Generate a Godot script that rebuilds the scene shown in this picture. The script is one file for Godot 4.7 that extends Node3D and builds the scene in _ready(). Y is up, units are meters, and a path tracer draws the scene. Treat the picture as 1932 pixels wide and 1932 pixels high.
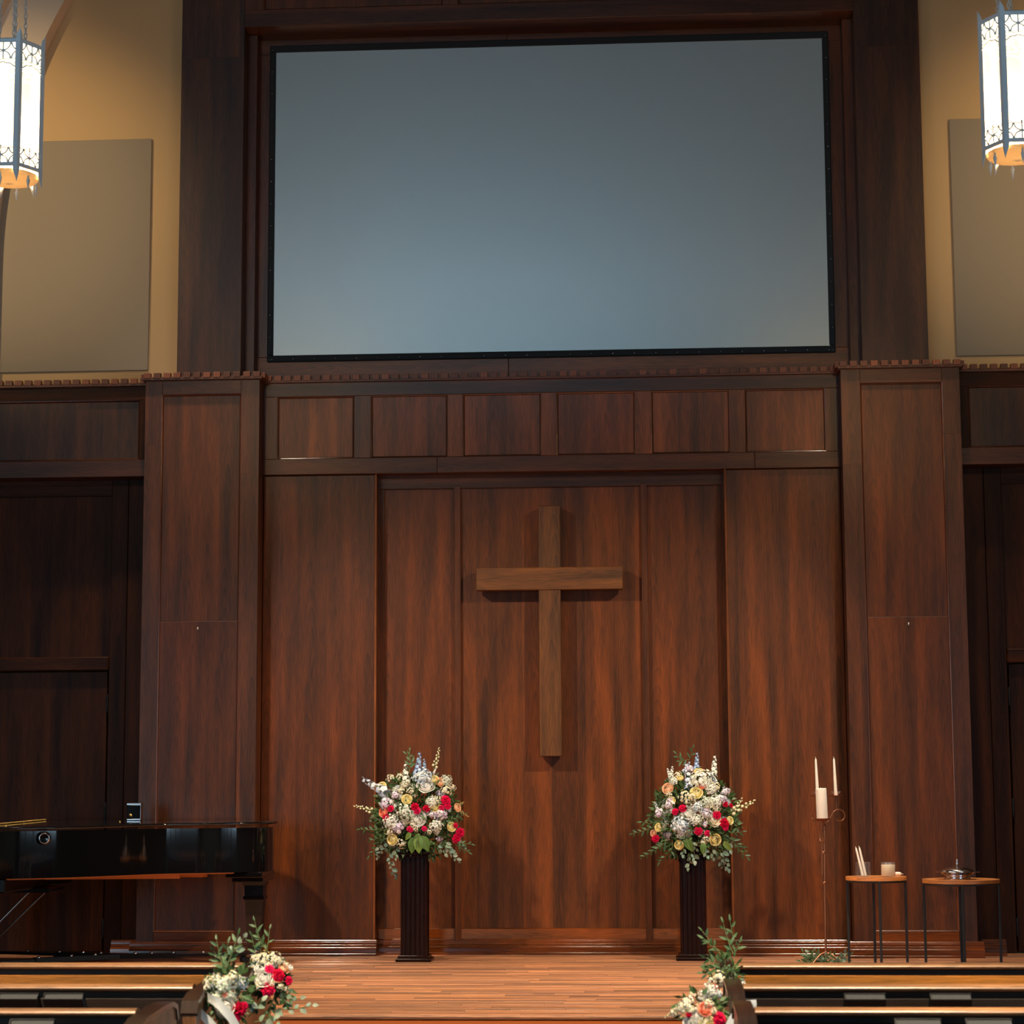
extends Node3D
# A church chancel dressed for a wedding: dark panelled wall, cross, screen, piano, flowers, pews.
# Units are metres; y = 0 is the stage floor, z = 0 the face of the panelling, +z towards the nave.

var M := {}
var rng := RandomNumberGenerator.new()
var used := {}
var flora := {}
const NAVE := -0.33


# ---------------------------------------------------------------- mesh building
class MB:
	var v := PackedVector3Array()
	var n := PackedVector3Array()
	var t := PackedVector2Array()
	var c := PackedColorArray()
	var col := Color.WHITE
	var g := 1
	var o := Vector2.ZERO

	func tri(a: Vector3, b: Vector3, d: Vector3, na: Vector3, nb: Vector3, nd: Vector3, ua := Vector2.ZERO, ub := Vector2.ZERO, ud := Vector2.ZERO) -> void:
		if (b - a).cross(d - a).dot(na + nb + nd) > 0.0:
			v.append(a); v.append(d); v.append(b)
			n.append(na); n.append(nd); n.append(nb)
			t.append(ua); t.append(ud); t.append(ub)
		else:
			v.append(a); v.append(b); v.append(d)
			n.append(na); n.append(nb); n.append(nd)
			t.append(ua); t.append(ub); t.append(ud)
		c.append(col); c.append(col); c.append(col)

	# wood grain runs along axis g: v along the grain, u across it, both in metres
	func uvp(p: Vector3, nn: Vector3) -> Vector2:
		var a := nn.abs()
		var d := 0
		if a.y > a.x and a.y >= a.z:
			d = 1
		elif a.z > a.x:
			d = 2
		var across := 0
		var along := g
		if d == g:
			across = (g + 1) % 3
			along = (g + 2) % 3
		else:
			across = 3 - d - g
		return Vector2(p[across] / 1.5, p[along] / 4.0) + o

	func face(a: Vector3, b: Vector3, d: Vector3, e: Vector3, nn: Vector3) -> void:
		tri(a, b, d, nn, nn, nn, uvp(a, nn), uvp(b, nn), uvp(d, nn))
		tri(a, d, e, nn, nn, nn, uvp(a, nn), uvp(d, nn), uvp(e, nn))

	# a box between two corners with chamfered edges
	func box(lo: Vector3, hi: Vector3, bev := 0.003) -> void:
		var ce := (lo + hi) * 0.5
		var h := (hi - lo) * 0.5
		bev = minf(bev, minf(h.x, minf(h.y, h.z)) * 0.9)
		for ax in 3:
			var a1 := (ax + 1) % 3
			var a2 := (ax + 2) % 3
			for s: float in [-1.0, 1.0]:
				var nn := Vector3.ZERO
				nn[ax] = s
				var q := []
				for k in [[-1, -1], [1, -1], [1, 1], [-1, 1]]:
					var p := ce
					p[ax] += s * h[ax]
					p[a1] += k[0] * (h[a1] - bev)
					p[a2] += k[1] * (h[a2] - bev)
					q.append(p)
				face(q[0], q[1], q[2], q[3], nn)
		if bev <= 0.0:
			return
		for ax in 3:
			var a1 := (ax + 1) % 3
			var a2 := (ax + 2) % 3
			for s1 in [-1.0, 1.0]:
				for s2 in [-1.0, 1.0]:
					var nn := Vector3.ZERO
					nn[a1] = s1 * 0.7071
					nn[a2] = s2 * 0.7071
					var q := []
					for k in [[-1, 0], [1, 0], [1, 1], [-1, 1]]:
						var p := ce
						p[ax] += k[0] * (h[ax] - bev)
						p[a1] += s1 * (h[a1] - (bev if k[1] == 1 else 0.0))
						p[a2] += s2 * (h[a2] - (0.0 if k[1] == 1 else bev))
						q.append(p)
					face(q[0], q[1], q[2], q[3], nn)
		for sx in [-1.0, 1.0]:
			for sy in [-1.0, 1.0]:
				for sz in [-1.0, 1.0]:
					var sg := Vector3(sx, sy, sz)
					var nn := sg.normalized()
					var cn := ce + sg * h
					var a := cn - Vector3(0, sy, sz) * bev
					var b := cn - Vector3(sx, 0, sz) * bev
					var d := cn - Vector3(sx, sy, 0) * bev
					tri(a, b, d, nn, nn, nn, uvp(a, nn), uvp(b, nn), uvp(d, nn))

	# the sloping bead round a sunk panel: from the frame's face (z1) down to the panel (z0)
	func bead(x0: float, y0: float, x1: float, y1: float, z0: float, z1: float, w: float) -> void:
		var a := [Vector3(x0, y0, z1), Vector3(x1, y0, z1), Vector3(x1, y1, z1), Vector3(x0, y1, z1)]
		var b := [Vector3(x0 + w, y0 + w, z0), Vector3(x1 - w, y0 + w, z0), Vector3(x1 - w, y1 - w, z0), Vector3(x0 + w, y1 - w, z0)]
		var dirs := [Vector3(0, 1, 0), Vector3(-1, 0, 0), Vector3(0, -1, 0), Vector3(1, 0, 0)]
		for i in 4:
			var j := (i + 1) % 4
			var nf: Vector3 = (dirs[i] * 0.15 + Vector3(0, 0, 1)).normalized()
			var ns: Vector3 = (dirs[i] + Vector3(0, 0, 0.12)).normalized()
			var m: Vector3 = (dirs[i] + Vector3(0, 0, 1)).normalized()
			tri(a[i], a[j], b[j], nf, nf, ns, uvp(a[i], m), uvp(a[j], m), uvp(b[j], m))
			tri(a[i], b[j], b[i], nf, ns, ns, uvp(a[i], m), uvp(b[j], m), uvp(b[i], m))

	# a profile of (p, q) points swept straight along an axis: axis 0 -> (z, y), 1 -> (x, z), 2 -> (x, y)
	func sweep(prof: PackedVector2Array, axis: int, from: float, to: float, caps := true, smooth_deg := 0.0) -> void:
		var k := prof.size()
		var area := 0.0
		for i in k:
			area += prof[i].cross(prof[(i + 1) % k])
		var sgn := 1.0 if area > 0 else -1.0
		var en := []
		for i in k:
			var d := (prof[(i + 1) % k] - prof[i]).normalized()
			en.append(Vector2(d.y, -d.x) * sgn)
		for i in k:
			var j := (i + 1) % k
			var n0: Vector2 = en[i]
			var n1: Vector2 = en[i]
			if smooth_deg > 0.0:
				var pr: Vector2 = en[(i + k - 1) % k]
				var nx: Vector2 = en[j]
				if absf(pr.angle_to(en[i])) < deg_to_rad(smooth_deg):
					n0 = (pr + en[i]).normalized()
				if absf(nx.angle_to(en[i])) < deg_to_rad(smooth_deg):
					n1 = (nx + en[i]).normalized()
			var a := lay(prof[i], axis, from)
			var b := lay(prof[j], axis, from)
			var d := lay(prof[j], axis, to)
			var e := lay(prof[i], axis, to)
			var na := dirv(n0, axis)
			var nb := dirv(n1, axis)
			tri(a, b, d, na, nb, nb, uvp(a, na), uvp(b, na), uvp(d, na))
			tri(a, d, e, na, nb, na, uvp(a, na), uvp(d, na), uvp(e, na))
		if caps:
			var idx := Geometry2D.triangulate_polygon(prof)
			for s in 2:
				var at := to if s else from
				var nn := Vector3.ZERO
				nn[axis] = (1.0 if s else -1.0) * (1.0 if to > from else -1.0)
				for i in range(0, idx.size(), 3):
					var a := lay(prof[idx[i]], axis, at)
					var b := lay(prof[idx[i + 1]], axis, at)
					var d := lay(prof[idx[i + 2]], axis, at)
					tri(a, b, d, nn, nn, nn, uvp(a, nn), uvp(b, nn), uvp(d, nn))

	func lay(p: Vector2, axis: int, at: float) -> Vector3:
		if axis == 0:
			return Vector3(at, p.y, p.x)
		if axis == 1:
			return Vector3(p.x, at, p.y)
		return Vector3(p.x, p.y, at)

	func dirv(p: Vector2, axis: int) -> Vector3:
		return lay(p, axis, 0.0)

	# (radius, y) profile turned about the y axis through at
	func lathe(at: Vector3, prof: Array, seg := 24, basis := Basis.IDENTITY) -> void:
		var k := prof.size()
		var nn := []
		for i in k:
			var p: Vector2 = prof[maxi(i - 1, 0)]
			var q: Vector2 = prof[mini(i + 1, k - 1)]
			var d := (q - p).normalized()
			nn.append(Vector2(d.y, -d.x))
		for i in k - 1:
			for s in seg:
				var a0 := TAU * s / seg
				var a1 := TAU * (s + 1) / seg
				var ps := []
				var ns := []
				for e in [[i, a0], [i + 1, a0], [i + 1, a1], [i, a1]]:
					var r: Vector2 = prof[e[0]]
					var m: Vector2 = nn[e[0]]
					ps.append(at + basis * Vector3(cos(e[1]) * r.x, r.y, sin(e[1]) * r.x))
					ns.append(basis * Vector3(cos(e[1]) * m.x, m.y, sin(e[1]) * m.x))
				var u0 := Vector2(a0 * 0.1, prof[i].y) + o
				var u1 := Vector2(a1 * 0.1, prof[i + 1].y) + o
				tri(ps[0], ps[1], ps[2], ns[0], ns[1], ns[2], u0, Vector2(u0.x, u1.y), u1)
				tri(ps[0], ps[2], ps[3], ns[0], ns[2], ns[3], u0, u1, Vector2(u1.x, u0.y))

	func tube(pts: Array, r: float, seg := 6, r1 := -1.0, closed := false) -> void:
		var k := pts.size()
		var last_x := Vector3.RIGHT
		var rings := []
		for i in k:
			var p: Vector3 = pts[(i - 1 + k) % k] if closed else pts[maxi(i - 1, 0)]
			var q: Vector3 = pts[(i + 1) % k] if closed else pts[mini(i + 1, k - 1)]
			var d := (q - p).normalized()
			var x := last_x - d * d.dot(last_x)
			if x.length() < 0.05:
				x = d.cross(Vector3.UP) if absf(d.y) < 0.9 else d.cross(Vector3.FORWARD)
			x = x.normalized()
			last_x = x
			var y := d.cross(x)
			var rr := r if r1 < 0.0 else lerpf(r, r1, float(i) / (k - 1))
			var ring := []
			for s in seg:
				var a := TAU * s / seg
				var m := x * cos(a) + y * sin(a)
				ring.append([pts[i] + m * rr, m])
			rings.append(ring)
		for i in (k if closed else k - 1):
			for s in seg:
				var s1 := (s + 1) % seg
				var a = rings[i][s]
				var b = rings[i][s1]
				var d = rings[(i + 1) % k][s1]
				var e = rings[(i + 1) % k][s]
				tri(a[0], b[0], d[0], a[1], b[1], d[1])
				tri(a[0], d[0], e[0], a[1], d[1], e[1])
		if not closed:
			for e in [0, k - 1]:
				var d: Vector3 = (pts[0] - pts[1]).normalized() if e == 0 else (pts[k - 1] - pts[k - 2]).normalized()
				for s in range(1, seg - 1):
					tri(rings[e][0][0], rings[e][s][0], rings[e][s + 1][0], d, d, d)

	# an open sheet of points, rows x columns, with smooth normals
	func patch(rows: Array) -> void:
		var h := rows.size()
		var w: int = rows[0].size()
		var nn := []
		for j in h:
			var line := []
			for i in w:
				var dx: Vector3 = rows[j][mini(i + 1, w - 1)] - rows[j][maxi(i - 1, 0)]
				var dy: Vector3 = rows[mini(j + 1, h - 1)][i] - rows[maxi(j - 1, 0)][i]
				var m := dx.cross(dy)
				line.append(m.normalized() if m.length() > 1e-12 else Vector3.BACK)
			nn.append(line)
		for j in h - 1:
			for i in w - 1:
				var q := [[j, i], [j, i + 1], [j + 1, i + 1], [j + 1, i]]
				var p := []
				var m := []
				for e in q:
					p.append(rows[e[0]][e[1]])
					m.append(nn[e[0]][e[1]])
				tri(p[0], p[1], p[2], m[0], m[1], m[2])
				tri(p[0], p[2], p[3], m[0], m[2], m[3])

	func ball(at: Vector3, r: Vector3, seg := 8, rings := 5) -> void:
		for j in rings:
			for i in seg:
				var m := []
				for e in [[j, i], [j, i + 1], [j + 1, i + 1], [j + 1, i]]:
					var la: float = PI * e[0] / rings
					var lo: float = TAU * e[1] / seg
					m.append(Vector3(sin(la) * cos(lo), cos(la), sin(la) * sin(lo)))
				if j > 0:
					tri(at + m[0] * r, at + m[1] * r, at + m[2] * r, m[0], m[1], m[2])
				if j < rings - 1 or j == 0:
					tri(at + m[0] * r, at + m[2] * r, at + m[3] * r, m[0], m[2], m[3])
				elif j == rings - 1:
					pass

	func mesh() -> ArrayMesh:
		var arr := []
		arr.resize(Mesh.ARRAY_MAX)
		arr[Mesh.ARRAY_VERTEX] = v
		arr[Mesh.ARRAY_NORMAL] = n
		arr[Mesh.ARRAY_TEX_UV] = t
		arr[Mesh.ARRAY_COLOR] = c
		var m := ArrayMesh.new()
		m.add_surface_from_arrays(Mesh.PRIMITIVE_TRIANGLES, arr)
		return m


# ---------------------------------------------------------------- naming and placing
func numbered(called: String) -> String:
	if not used.has(called):
		used[called] = 0
		return called
	used[called] += 1
	return "%s_%03d" % [called, used[called]]


func tag(o: Node3D, label: String, category: String, group := "", kind := "") -> void:
	o.set_meta("label", label)
	o.set_meta("category", category)
	if group:
		o.set_meta("group", group)
	if kind:
		o.set_meta("kind", kind)


func thing(called: String, label: String, category: String, at := Vector3.ZERO, group := "", kind := "") -> Node3D:
	var o := Node3D.new()
	o.name = numbered(called)
	add_child(o)
	o.position = at
	tag(o, label, category, group, kind)
	return o


func part(called: String, m: Mesh, mat: Material, parent: Node3D, at := Transform3D.IDENTITY) -> MeshInstance3D:
	var o := MeshInstance3D.new()
	o.name = called
	o.mesh = m
	o.material_override = mat
	o.transform = at
	o.cast_shadow = GeometryInstance3D.SHADOW_CASTING_SETTING_ON
	parent.add_child(o, true)
	return o


func single(called: String, m: Mesh, mat: Material, label: String, category: String, at := Transform3D.IDENTITY, group := "") -> MeshInstance3D:
	var o := part(called, m, mat, self, at)
	o.name = numbered(called)
	tag(o, label, category, group)
	return o


# one board: a box with its own stretch of grain
func board(called: String, lo: Vector3, hi: Vector3, mat: Material, parent: Node3D, grain := 1, bev := 0.003) -> MeshInstance3D:
	var mb := MB.new()
	mb.g = grain
	mb.o = Vector2(rng.randf(), 0)
	var run := (hi - lo)[grain]
	mb.o.y = rng.randf() * maxf(0.0, 1.0 - run / 4.0) - lo[grain] / 4.0
	mb.box(lo, hi, bev)
	return part(called, mb.mesh(), mat, parent)


func plain_box(called: String, lo: Vector3, hi: Vector3, mat: Material, parent: Node3D, bev := 0.002) -> MeshInstance3D:
	var mb := MB.new()
	mb.box(lo, hi, bev)
	return part(called, mb.mesh(), mat, parent)


# ---------------------------------------------------------------- materials
func wood_image(from_seed: int) -> Image:
	var wide := 512
	var high := 1024
	var na := FastNoiseLite.new()
	na.seed = from_seed
	na.noise_type = FastNoiseLite.TYPE_SIMPLEX_SMOOTH
	na.frequency = 1.0
	na.fractal_type = FastNoiseLite.FRACTAL_NONE
	var nb: FastNoiseLite = na.duplicate()
	nb.seed = from_seed + 7
	var nc := FastNoiseLite.new()
	nc.seed = from_seed + 13
	nc.frequency = 1.0
	nc.fractal_octaves = 3
	var r := RandomNumberGenerator.new()
	r.seed = from_seed
	var strips := []
	var x0 := 0.0
	while x0 < 1.5:
		var w := r.randf_range(0.13, 0.26)
		strips.append([x0, w, r.randf_range(-1, 1), r.randf() * 4.0, r.randf() < 0.55, x0 + w * r.randf_range(0.3, 0.7), r.randf_range(0.5, 1.0)])
		x0 += w
	var data := PackedByteArray()
	data.resize(wide * high * 3)
	var at := 0
	for y in high:
		var ym := 4.0 * y / high
		var si := 0
		for x in wide:
			var xm := 1.5 * x / wide
			while si < strips.size() - 1 and xm >= strips[si + 1][0]:
				si += 1
			var s: Array = strips[si]
			var warp := na.get_noise_2d(xm * 5.0, ym * 0.9 + s[3] * 9.0)
			var ring := 0.0
			if s[4]:
				var dx: float = xm - s[5] + warp * 0.012
				ring = fposmod(dx * dx * 90.0 + (ym * 0.45 + s[3]) * s[6] * 1.3 + warp * 0.25, 0.14) / 0.14
			else:
				ring = fposmod(xm * 9.0 + ym * 0.03 + warp * 0.22, 0.16) / 0.16
			ring = ring * ring * ring
			var fine := nb.get_noise_2d(xm * 330.0, ym * 7.0)
			var blot := nc.get_noise_2d(xm * 6.0, ym * 0.55)
			var val: float = 0.72 + s[2] * 0.09 - ring * 0.12 + fine * 0.12 + blot * 0.24
			val = clampf(val, 0.22, 1.0)
			var warm := clampf((val - 0.3) / 0.6, 0.0, 1.0)
			data[at] = int(255.0 * val)
			data[at + 1] = int(255.0 * val * lerpf(1.02, 0.92, warm))
			data[at + 2] = int(255.0 * val * lerpf(1.10, 0.84, warm))
			at += 3
	return Image.create_from_data(wide, high, false, Image.FORMAT_RGB8, data)


func mat(c: Color, rough := 0.5, metal := 0.0) -> StandardMaterial3D:
	var m := StandardMaterial3D.new()
	m.albedo_color = c
	m.roughness = rough
	m.metallic = metal
	return m


func wood(tex: Texture2D, c: Color, rough := 0.4, coat := 0.0) -> StandardMaterial3D:
	var m := mat(c, rough)
	m.albedo_texture = tex
	if coat > 0.0:
		m.clearcoat_enabled = true
		m.clearcoat = coat
		m.clearcoat_roughness = 0.12
	return m


func glow(c: Color, times: float) -> StandardMaterial3D:
	var m := mat(c, 0.6)
	m.emission_enabled = true
	m.emission = c
	m.emission_energy_multiplier = times
	return m


func lin(r: float, g: float, b: float) -> Color:
	return Color(r, g, b).linear_to_srgb()


func make_materials() -> void:
	var wa := ImageTexture.create_from_image(wood_image(11))
	var wb := ImageTexture.create_from_image(wood_image(29))
	M.panel = wood(wa, lin(0.2150, 0.0591, 0.0084), 0.38)
	M.panel_b = wood(wb, lin(0.2250, 0.0644, 0.0096), 0.38)
	M.frame = wood(wb, lin(0.1700, 0.0539, 0.0160), 0.36)
	M.frame_b = wood(wa, lin(0.1957, 0.0627, 0.0168), 0.36)
	M.column = wood(wa, lin(0.1236, 0.0462, 0.0152), 0.4)
	M.door = wood(wb, lin(0.1085, 0.0342, 0.0088), 0.42)  # darker than the frames: shade of the recessed bays put into the colour
	M.door.metallic_specular = 0.28
	M.cross = wood(wa, lin(0.2400, 0.0946, 0.0216), 0.42)
	M.base = wood(wb, lin(0.2781, 0.0726, 0.0128), 0.14, 1.0)
	M.bead = wood(wb, lin(0.20, 0.0616, 0.022), 0.2, 0.8)
	M.mantle = wood(wa, lin(0.3960, 0.1214, 0.0323), 0.38)
	M.mantle_b = wood(wb, lin(0.4320, 0.1386, 0.0361), 0.38)
	M.dentil = []
	for k in [0.7, 0.95, 1.2, 1.55]:
		M.dentil.append(wood(wb, lin(0.27 * k, 0.090 * k, 0.038 * k), 0.42))
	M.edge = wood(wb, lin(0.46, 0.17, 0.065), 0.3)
	M.deck = wood(wb, lin(0.82, 0.41, 0.22), 0.38, 0.1)
	M.deck.vertex_color_use_as_albedo = true
	M.riser = wood(wb, lin(0.950, 0.280, 0.055), 0.4)
	M.riser_face = mat(lin(0.70, 0.17, 0.03), 0.45)
	M.oak = wood(wa, lin(0.66, 0.28, 0.045), 0.4)
	M.cap = wood(wb, lin(0.62, 0.34, 0.17), 0.3)
	M.pew_end = wood(wb, lin(0.36, 0.19, 0.10), 0.33)
	M.pew_cap = wood(wb, lin(0.045, 0.027, 0.021), 0.24)
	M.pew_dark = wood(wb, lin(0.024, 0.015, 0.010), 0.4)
	M.table = wood(wb, lin(0.95, 0.40, 0.12), 0.42)
	M.pedestal = wood(wa, lin(0.0221, 0.0059, 0.0046), 0.25)
	M.pedestal.metallic_specular = 0.3
	M.plaster = mat(lin(0.60, 0.40, 0.20), 0.9)
	M.nave_wall = mat(lin(0.22, 0.17, 0.11), 0.9)
	M.arch = mat(lin(0.80, 0.65, 0.49), 0.9)
	M.fabric = mat(lin(0.315, 0.262, 0.195), 0.95)
	M.ceiling = mat(lin(0.16, 0.13, 0.10), 0.9)
	M.carpet = mat(lin(0.06, 0.03, 0.03), 0.95)
	M.screen = mat(lin(0.455, 0.545, 0.56), 0.34, 0.45)
	M.screen_frame = mat(lin(0.010, 0.013, 0.016), 0.8)
	M.black = mat(lin(0.004, 0.004, 0.005), 0.06)
	M.black.clearcoat_enabled = true
	M.black.clearcoat = 0.6
	M.black.clearcoat_roughness = 0.03
	M.satin_black = mat(lin(0.004, 0.0045, 0.005), 0.35)
	M.satin_black.metallic_specular = 0.35
	M.iron = mat(lin(0.012, 0.013, 0.015), 0.5)
	M.steel = mat(lin(0.55, 0.56, 0.58), 0.25, 1.0)
	M.chrome = mat(lin(0.90, 0.90, 0.92), 0.13, 1.0)
	M.brass = mat(lin(0.55, 0.38, 0.12), 0.35, 1.0)
	M.copper = mat(lin(0.36, 0.16, 0.085), 0.38, 0.85)
	M.lit_spruce = mat(lin(0.75, 0.25, 0.05), 0.6)  # orange bounce from the stage floor put into the wood colour
	M.wax = mat(lin(0.86, 0.80, 0.70), 0.55)
	M.wax.subsurf_scatter_enabled = true
	M.wax.subsurf_scatter_strength = 0.3
	M.cream = mat(lin(0.86, 0.70, 0.48), 0.6)
	M.wick = mat(lin(0.55, 0.48, 0.42), 0.9)
	M.glass = mat(Color(0.95, 0.97, 0.98, 0.04), 0.02)
	M.glass.transparency = BaseMaterial3D.TRANSPARENCY_ALPHA
	M.lantern = mat(lin(0.76, 0.88, 0.94), 0.4)  # cool daylight on the metal put into its pale blue
	M.chain = mat(lin(0.72, 0.70, 0.66), 0.45)
	M.shade = glow(Color(1.0, 0.95, 0.90), 1.0)
	M.shade.transparency = BaseMaterial3D.TRANSPARENCY_ALPHA
	M.shade.albedo_color = Color(1, 0.96, 0.9, 0.25)
	M.shade.roughness = 0.1
	M.bulb = glow(Color(1.0, 0.86, 0.66), 4.0)
	M.amber = glow(lin(0.75, 0.48, 0.22), 0.10)
	M.amber.backlight_enabled = true
	M.amber.backlight = Color(0.2, 0.17, 0.12)
	M.lens = glow(Color(1.0, 0.82, 0.6), 3.0)
	M.day = glow(Color(0.80, 0.92, 1.0), 0.4)
	M.day_bright = glow(Color(0.84, 0.93, 1.0), 1.2)
	M.petal = mat(Color.WHITE, 0.85)
	M.petal.metallic_specular = 0.2
	M.petal.vertex_color_use_as_albedo = true
	M.petal.backlight_enabled = true
	M.petal.backlight = Color(0.35, 0.35, 0.35)
	M.leaf = mat(Color.WHITE, 0.5)
	M.leaf.vertex_color_use_as_albedo = true
	M.leaf.backlight_enabled = true
	M.leaf.backlight = Color(0.2, 0.24, 0.14)
	M.satin = mat(lin(0.66, 0.72, 0.74), 0.35)
	M.satin.rim_enabled = true
	M.satin.rim = 0.4
	M.book = mat(lin(0.009, 0.006, 0.005), 0.6)
	M.pages = mat(lin(0.040, 0.044, 0.046), 0.8)


# ---------------------------------------------------------------- scene
func _ready() -> void:
	rng.seed = 4242
	make_materials()
	camera_and_light()
	room()
	chancel_floor()
	wall_boards()
	mantle()
	pilasters()
	wings()
	niche()
	arch()
	acoustic_panels()
	projection_screen()
	cross()
	lanterns()
	spotlights()
	pedestals()
	piano()
	candles()
	tables()
	pews()
	make_flora()
	flowers()


func camera_and_light() -> void:
	var cam := Camera3D.new()
	cam.name = "camera"
	var lens := CameraAttributesPhysical.new()
	lens.frustum_focal_length = 49.7
	lens.frustum_focus_distance = 15.2
	lens.exposure_aperture = 4.4
	cam.attributes = lens
	cam.position = Vector3(0.7131, 1.222, 16.0)
	cam.rotation_degrees = Vector3(7.46, 3.58, -0.286)
	add_child(cam)
	# an upright field of 27.15 degrees
	cam.projection = Camera3D.PROJECTION_FRUSTUM
	cam.near = 0.1
	cam.far = 100.0
	cam.size = 2.0 * 0.1 * 966.0 / 4000.0
	cam.current = true
	var we := WorldEnvironment.new()
	we.name = "environment"
	var e := Environment.new()
	e.background_mode = Environment.BG_COLOR
	e.background_color = Color(0.02, 0.02, 0.025)
	e.tonemap_mode = Environment.TONE_MAPPER_LINEAR
	e.tonemap_exposure = 1.0
	e.sdfgi_enabled = true
	e.ssao_enabled = true
	e.ssil_enabled = true
	we.environment = e
	add_child(we)
	# cool daylight from the great window high in the nave's end wall, above the added gallery
	daylight(Vector3(-2.9, 7.5, 21.86), Vector2(7.2, 3.2), Vector3(0, 0, 0), 30.0)
	# and a little from the low windows along both sides of the nave
	daylight(Vector3(-8.25, 2.3, 15.0), Vector2(11.0, 3.2), Vector3(0, -90, 0), 29.0)
	daylight(Vector3(8.25, 2.3, 15.0), Vector2(11.0, 3.2), Vector3(0, 90, 0), 29.0)


func daylight(at: Vector3, size: Vector2, turn: Vector3, energy: float) -> void:
	var a := AreaLight3D.new()
	a.name = "daylight"
	a.area_size = size
	a.light_color = Color(0.78, 0.91, 1.0)
	a.light_energy = energy
	a.shadow_enabled = true
	a.area_range = 60.0
	a.position = at
	a.rotation_degrees = turn
	add_child(a, true)


func spot(label: String, at: Vector3, to: Vector3, energy: float, angle: float, c: Color, top := 9.5) -> void:
	var l := SpotLight3D.new()
	l.name = "stage_light"
	l.light_energy = energy
	l.light_color = c
	l.spot_angle = angle
	l.spot_angle_attenuation = 1.0
	l.spot_attenuation = 2.0
	l.spot_range = 60.0
	l.light_size = 0.12
	l.shadow_enabled = true
	l.transform = Transform3D(Basis.IDENTITY, at).looking_at(to, Vector3.UP)
	add_child(l, true)
	# the fitting: a black can whose glowing lens sits just behind the light
	var o := thing("spotlight", label, "spotlight", Vector3.ZERO, "spotlights")
	var b := l.transform.basis
	var back := b.z
	var base := Basis(b.x, back, b.y * -1.0)
	var mb := MB.new()
	mb.lathe(at + back * 0.06, [Vector2(0.13, -0.02), Vector2(0.13, 0.2), Vector2(0.09, 0.32), Vector2(0.0, 0.33)], 20, base)
	part("housing", mb.mesh(), M.satin_black, o)
	var ml := MB.new()
	ml.lathe(at + back * 0.08, [Vector2(0.0, 0.0), Vector2(0.12, 0.0)], 20, base)
	part("lens", ml.mesh(), M.lens, o)
	var my := MB.new()
	my.tube([at + back * 0.2, at + back * 0.2 + Vector3(0, 0.12, 0), Vector3(at.x + back.x * 0.2, top, at.z + back.z * 0.2)], 0.02)
	part("hanger", my.mesh(), M.satin_black, o)


func spotlights() -> void:
	var warm := Color(1.0, 0.91, 0.80)
	spot("black spotlight hung beside the stage, piano side, aimed across at the cross", Vector3(-3.7, 5.1, 4.5), Vector3(0.5, 0.35, 0.4), 35.0, 28.0, warm)
	spot("black spotlight hung beside the stage, side-table side, aimed across at the cross", Vector3(3.7, 5.1, 4.5), Vector3(-0.5, 0.35, 0.4), 35.0, 28.0, warm)
	spot("black spotlight hung over the aisle, aimed down at the stage floor", Vector3(0.0, 8.6, 5.2), Vector3(0.0, 0.0, 3.7), 118.0, 24.0, warm)
	spot("black spotlight hung over the stage, aimed down at the piano", Vector3(-2.9, 8.8, 1.35), Vector3(-2.8, 0.0, 1.0), 46.0, 20.0, warm)
	spot("black spotlight hung over the stage, aimed down at the side tables", Vector3(2.6, 8.8, 1.7), Vector3(2.5, 0.0, 1.2), 56.0, 20.0, warm)
	spot("unseen spotlight added to brighten the beige wall above the piano", Vector3(-6.6, 7.6, 6.0), Vector3(-4.4, 5.9, 0.0), 31.0, 15.0, Color(1.0, 0.86, 0.63))  # added lamp out of view, only to brighten this wall
	spot("unseen spotlight added to brighten the beige wall above the side tables", Vector3(6.6, 7.6, 6.0), Vector3(4.4, 5.9, 0.0), 31.0, 15.0, Color(1.0, 0.86, 0.63))  # its added counterpart for the other beige wall
	spot("unseen downlight added to brighten the pew backs, piano side", Vector3(-1.7, 4.0, 10.6), Vector3(-1.5, 0.4, 8.0), 40.0, 34.0, Color(1.0, 0.90, 0.76), 4.35)  # added lamp out of view, warms the pew backs and caps
	spot("unseen downlight added to brighten the pew backs, side-table side", Vector3(1.8, 4.0, 10.6), Vector3(1.6, 0.4, 8.0), 40.0, 34.0, Color(1.0, 0.90, 0.76), 4.35)  # second added lamp for the pews across the aisle


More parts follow.
